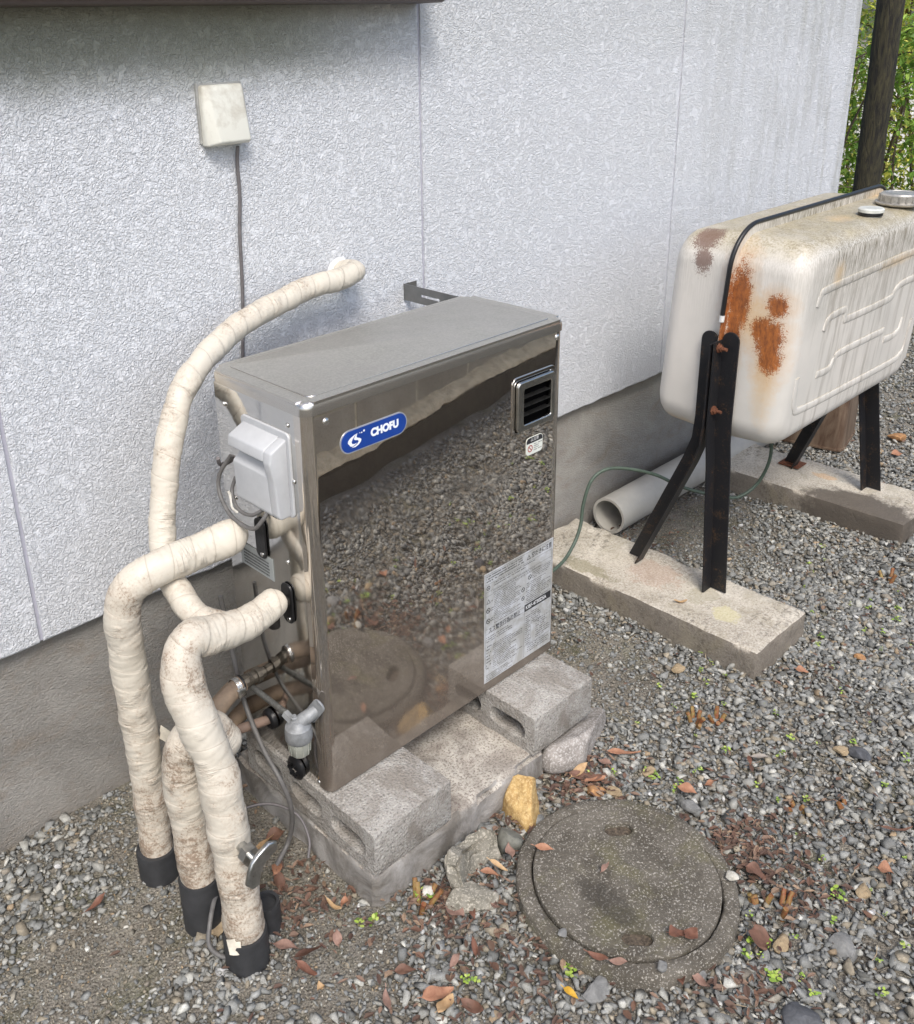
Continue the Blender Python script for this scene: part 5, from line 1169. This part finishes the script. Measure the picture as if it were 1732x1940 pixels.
me.transform(GWM); link('mortar_ledge', me, LEDGE, gw, 50)
for r_ in range(2):
    for k in range(15):
        x0 = .012+k*.40-(0.2 if r_ else 0); 
        if x0 < 0: x0 = .012
        me = box(x0, .012+k*.40-(0.2 if r_ else 0)+.390, -.215, -.125+.002*((k*7) % 3), .1245+r_*.148, .1245+r_*.148+.142, .003, 1); me.transform(GWM); link('wall_block', me, GB, gw)
me = box(0, 6, -.21, -.1265, .125, .412); me.transform(GWM); link('mortar', me, simple('pale_mortar', (.85, .78, .62), .9), gw)

# ------------------------------------------------------------------ post, shrubs and garden fence beyond the corner
PW_ = M('old_post', (.06, .05, .035), .8); _n = PW_.noise(9, 6, .75, 1.5, PW_.map(PW_.co(), (2.2, 2.2, .45))); _n2 = PW_.noise(30, 5, .7, 1.2, PW_.map(PW_.co(), (2, 2, .35)))
PW_.col(PW_.mix(PW_.ramp(_n2, (.40, 0), (.62, 1)), (.010, .009, .007), PW_.mix(_n, (.05, .04, .022), (.065, .06, .025)))); PW_.nor(PW_.bump(PW_.math('ADD', _n, _n2), .012, 1.))
ppx, ppy = 3.62, .665
solo('wooden_post', tube([(ppx, ppy, -.1), (ppx+.004, ppy, .8), (ppx-.004, ppy+.002, 1.6), (ppx, ppy, 2.7)], .054, 28, 14, True, .006, 6), PW_, (ppx, ppy, 0), 'thick dark bark-covered wooden post beyond the wall corner', 'post', smooth=60)
def bush(base, R, Hh, n, cols, label, seed, lsz=.035, nstem=7, zlo=.1):
    t = thing('shrub', base, label, 'shrub', 'shrubs beyond the wall corner'); rnd = random.Random(seed); B = Vector(base); ms = []; tips = []
    for k in range(nstem):
        a = rnd.uniform(0, 6.3); d = Vector((math.cos(a)*.35, math.sin(a)*.35, 1)); P = [B+Vector((math.cos(a)*.04, math.sin(a)*.04, 0))]
        for j in range(4): P.append(P[-1]+d*Hh/4.3+Vector([rnd.gauss(0, .05*R) for _ in range(3)]))
        ms.append(tube(P, lambda t_: .013*(1-.75*t_), 7, 3)); tips += smoothpath(P, 4)[3:]
        for j in range(5):
            q = P[rnd.randint(1, 4)]; d2 = Vector([rnd.gauss(0, 1) for _ in range(3)]); d2.z = abs(d2.z)*.6; d2.normalize(); e = q+d2*R*rnd.uniform(.4, .9)
            ms.append(tube([q, q.lerp(e, .5)+Vector((0, 0, .03)), e], lambda t_: .005*(1-.6*t_), 5, 3)); tips += [q.lerp(e, s) for s in (.3, .45, .6, .7, .8, .9, 1., 1.)]
    link('stems', join(*ms), simple('stem_bark_%d' % seed, (.10, .075, .05), .8), t, 60)
    bm = bmesh.new(); tl = bm.loops.layers.float_color.new('tint')
    for _ in range(n):
        c = rnd.choice(tips)+Vector([rnd.gauss(0, R*.13) for _ in range(3)])
        if c.z < zlo: continue
        L_ = lsz*rnd.uniform(.6, 1.35); wd = L_*rnd.uniform(.32, .5)
        ax = Vector((rnd.gauss(0, 1), rnd.gauss(0, 1), rnd.gauss(-.35, .5))).normalized(); sd_ = ax.cross(Vector((0, 0, 1))).normalized(); upv = sd_.cross(ax)
        pts_ = [c, c+ax*L_*.35+sd_*wd/2+upv*.12*wd, c+ax*L_*.7+sd_*wd*.36, c+ax*L_-upv*.1*L_, c+ax*L_*.7-sd_*wd*.36, c+ax*L_*.35-sd_*wd/2+upv*.12*wd]
        vs = [bm.verts.new(p) for p in pts_]; cc = rnd.choice(cols); k = rnd.uniform(.7, 1.3)
        for f in (bm.faces.new([vs[0], vs[1], vs[2], vs[3]]), bm.faces.new([vs[0], vs[3], vs[4], vs[5]])):
            for l in f.loops: l[tl] = (cc[0]*k, cc[1]*k, cc[2]*k, 1)
    me = bpy.data.meshes.new('f'); bm.to_mesh(me); bm.free(); link('foliage', me, FOL, t)
FOL = M('foliage', (.1, .2, .04), .45, spec=.4); _a = FOL.attr('tint'); FOL.col(_a)
_tr = FOL.n('BsdfTranslucent'); FOL.L(FOL.mix(.5, _a, (.20, .30, .04)), _tr.inputs[0]); _mx = FOL.n('MixShader'); _mx.inputs[0].default_value = .4
FOL.t.links.new(FOL.b.outputs[0], _mx.inputs[1]); FOL.t.links.new(_tr.outputs[0], _mx.inputs[2]); FOL.t.links.new(_mx.outputs[0], FOL.t.nodes['Material Output'].inputs[0])
GRN = [(.20, .36, .06), (.27, .44, .08), (.12, .22, .045), (.34, .48, .09)]; YEL = [(.64, .64, .10), (.72, .70, .18), (.50, .54, .09), (.22, .30, .05)]; RED = [(.34, .14, .05), (.30, .24, .06), (.24, .26, .06), (.40, .26, .08)]
bush((4.15, .80, 0), .42, 1.15, 3600, GRN, 'bright green leafy shrub right of the wooden post', 1, .045)
bush((3.95, 1.25, 0), .34, 1.35, 2600, GRN, 'dark green shrub between the wall corner and the post', 2, .045)
bush((5.2, 1.35, 0), .65, 2.0, 8000, YEL, 'tall yellow-green shrub behind the post', 3, .045)
bush((5.5, .95, 0), .5, 1.75, 5000, RED+YEL+YEL, 'shrub with orange and yellow leaves at the right edge', 4, .045, 7)
bush((5.6, 2.0, 0), .65, 2.1, 7000, YEL+GRN, 'tallest yellow-green shrub close to the wall corner', 5, .05)
bush((4.7, .55, 0), .3, .8, 1400, GRN, 'low green shrub at the right edge behind the tank', 6, .05)
fw_ = thing('garden_fence', (8.5, 2.6, 0), 'pale grey panel fence behind the shrubs', 'fence')
FP = simple('fence_panel', (.66, .66, .64), .6, 0, .08, 3, 0)
FA = Matrix.Translation((7.6, 1.9, 0)) @ Matrix.Rotation(R_(-42), 4, 'Z')
for k in range(9):
    for r_ in range(3):
        me = box(-4.5+k*1.0, -3.52+k*1.0, -.03, .03, .02+r_*.37, .38+r_*.37, .006, 1); me.transform(FA); link('panel', me, FP, fw_)
for k in range(10):
    me = box(-4.54+k*1.0, -4.48+k*1.0, -.04, .035, -.1, 1.16, .004, 1); me.transform(FA); link('fence_post', me, FP, fw_)
for i, (x, y, r) in enumerate(((9.5, 4.5, 1.3), (10.5, 2.5, 1.5), (8.8, 6.2, 1.4))):
    bush((x, y, 0), r*.75, 3.2, 3600, YEL+GRN, ('far yellow-green tree to the left beyond the fence', 'far yellow-green tree to the right beyond the fence', 'far tree hidden mostly by the house beyond the fence')[i], 20+i, .11, 9)
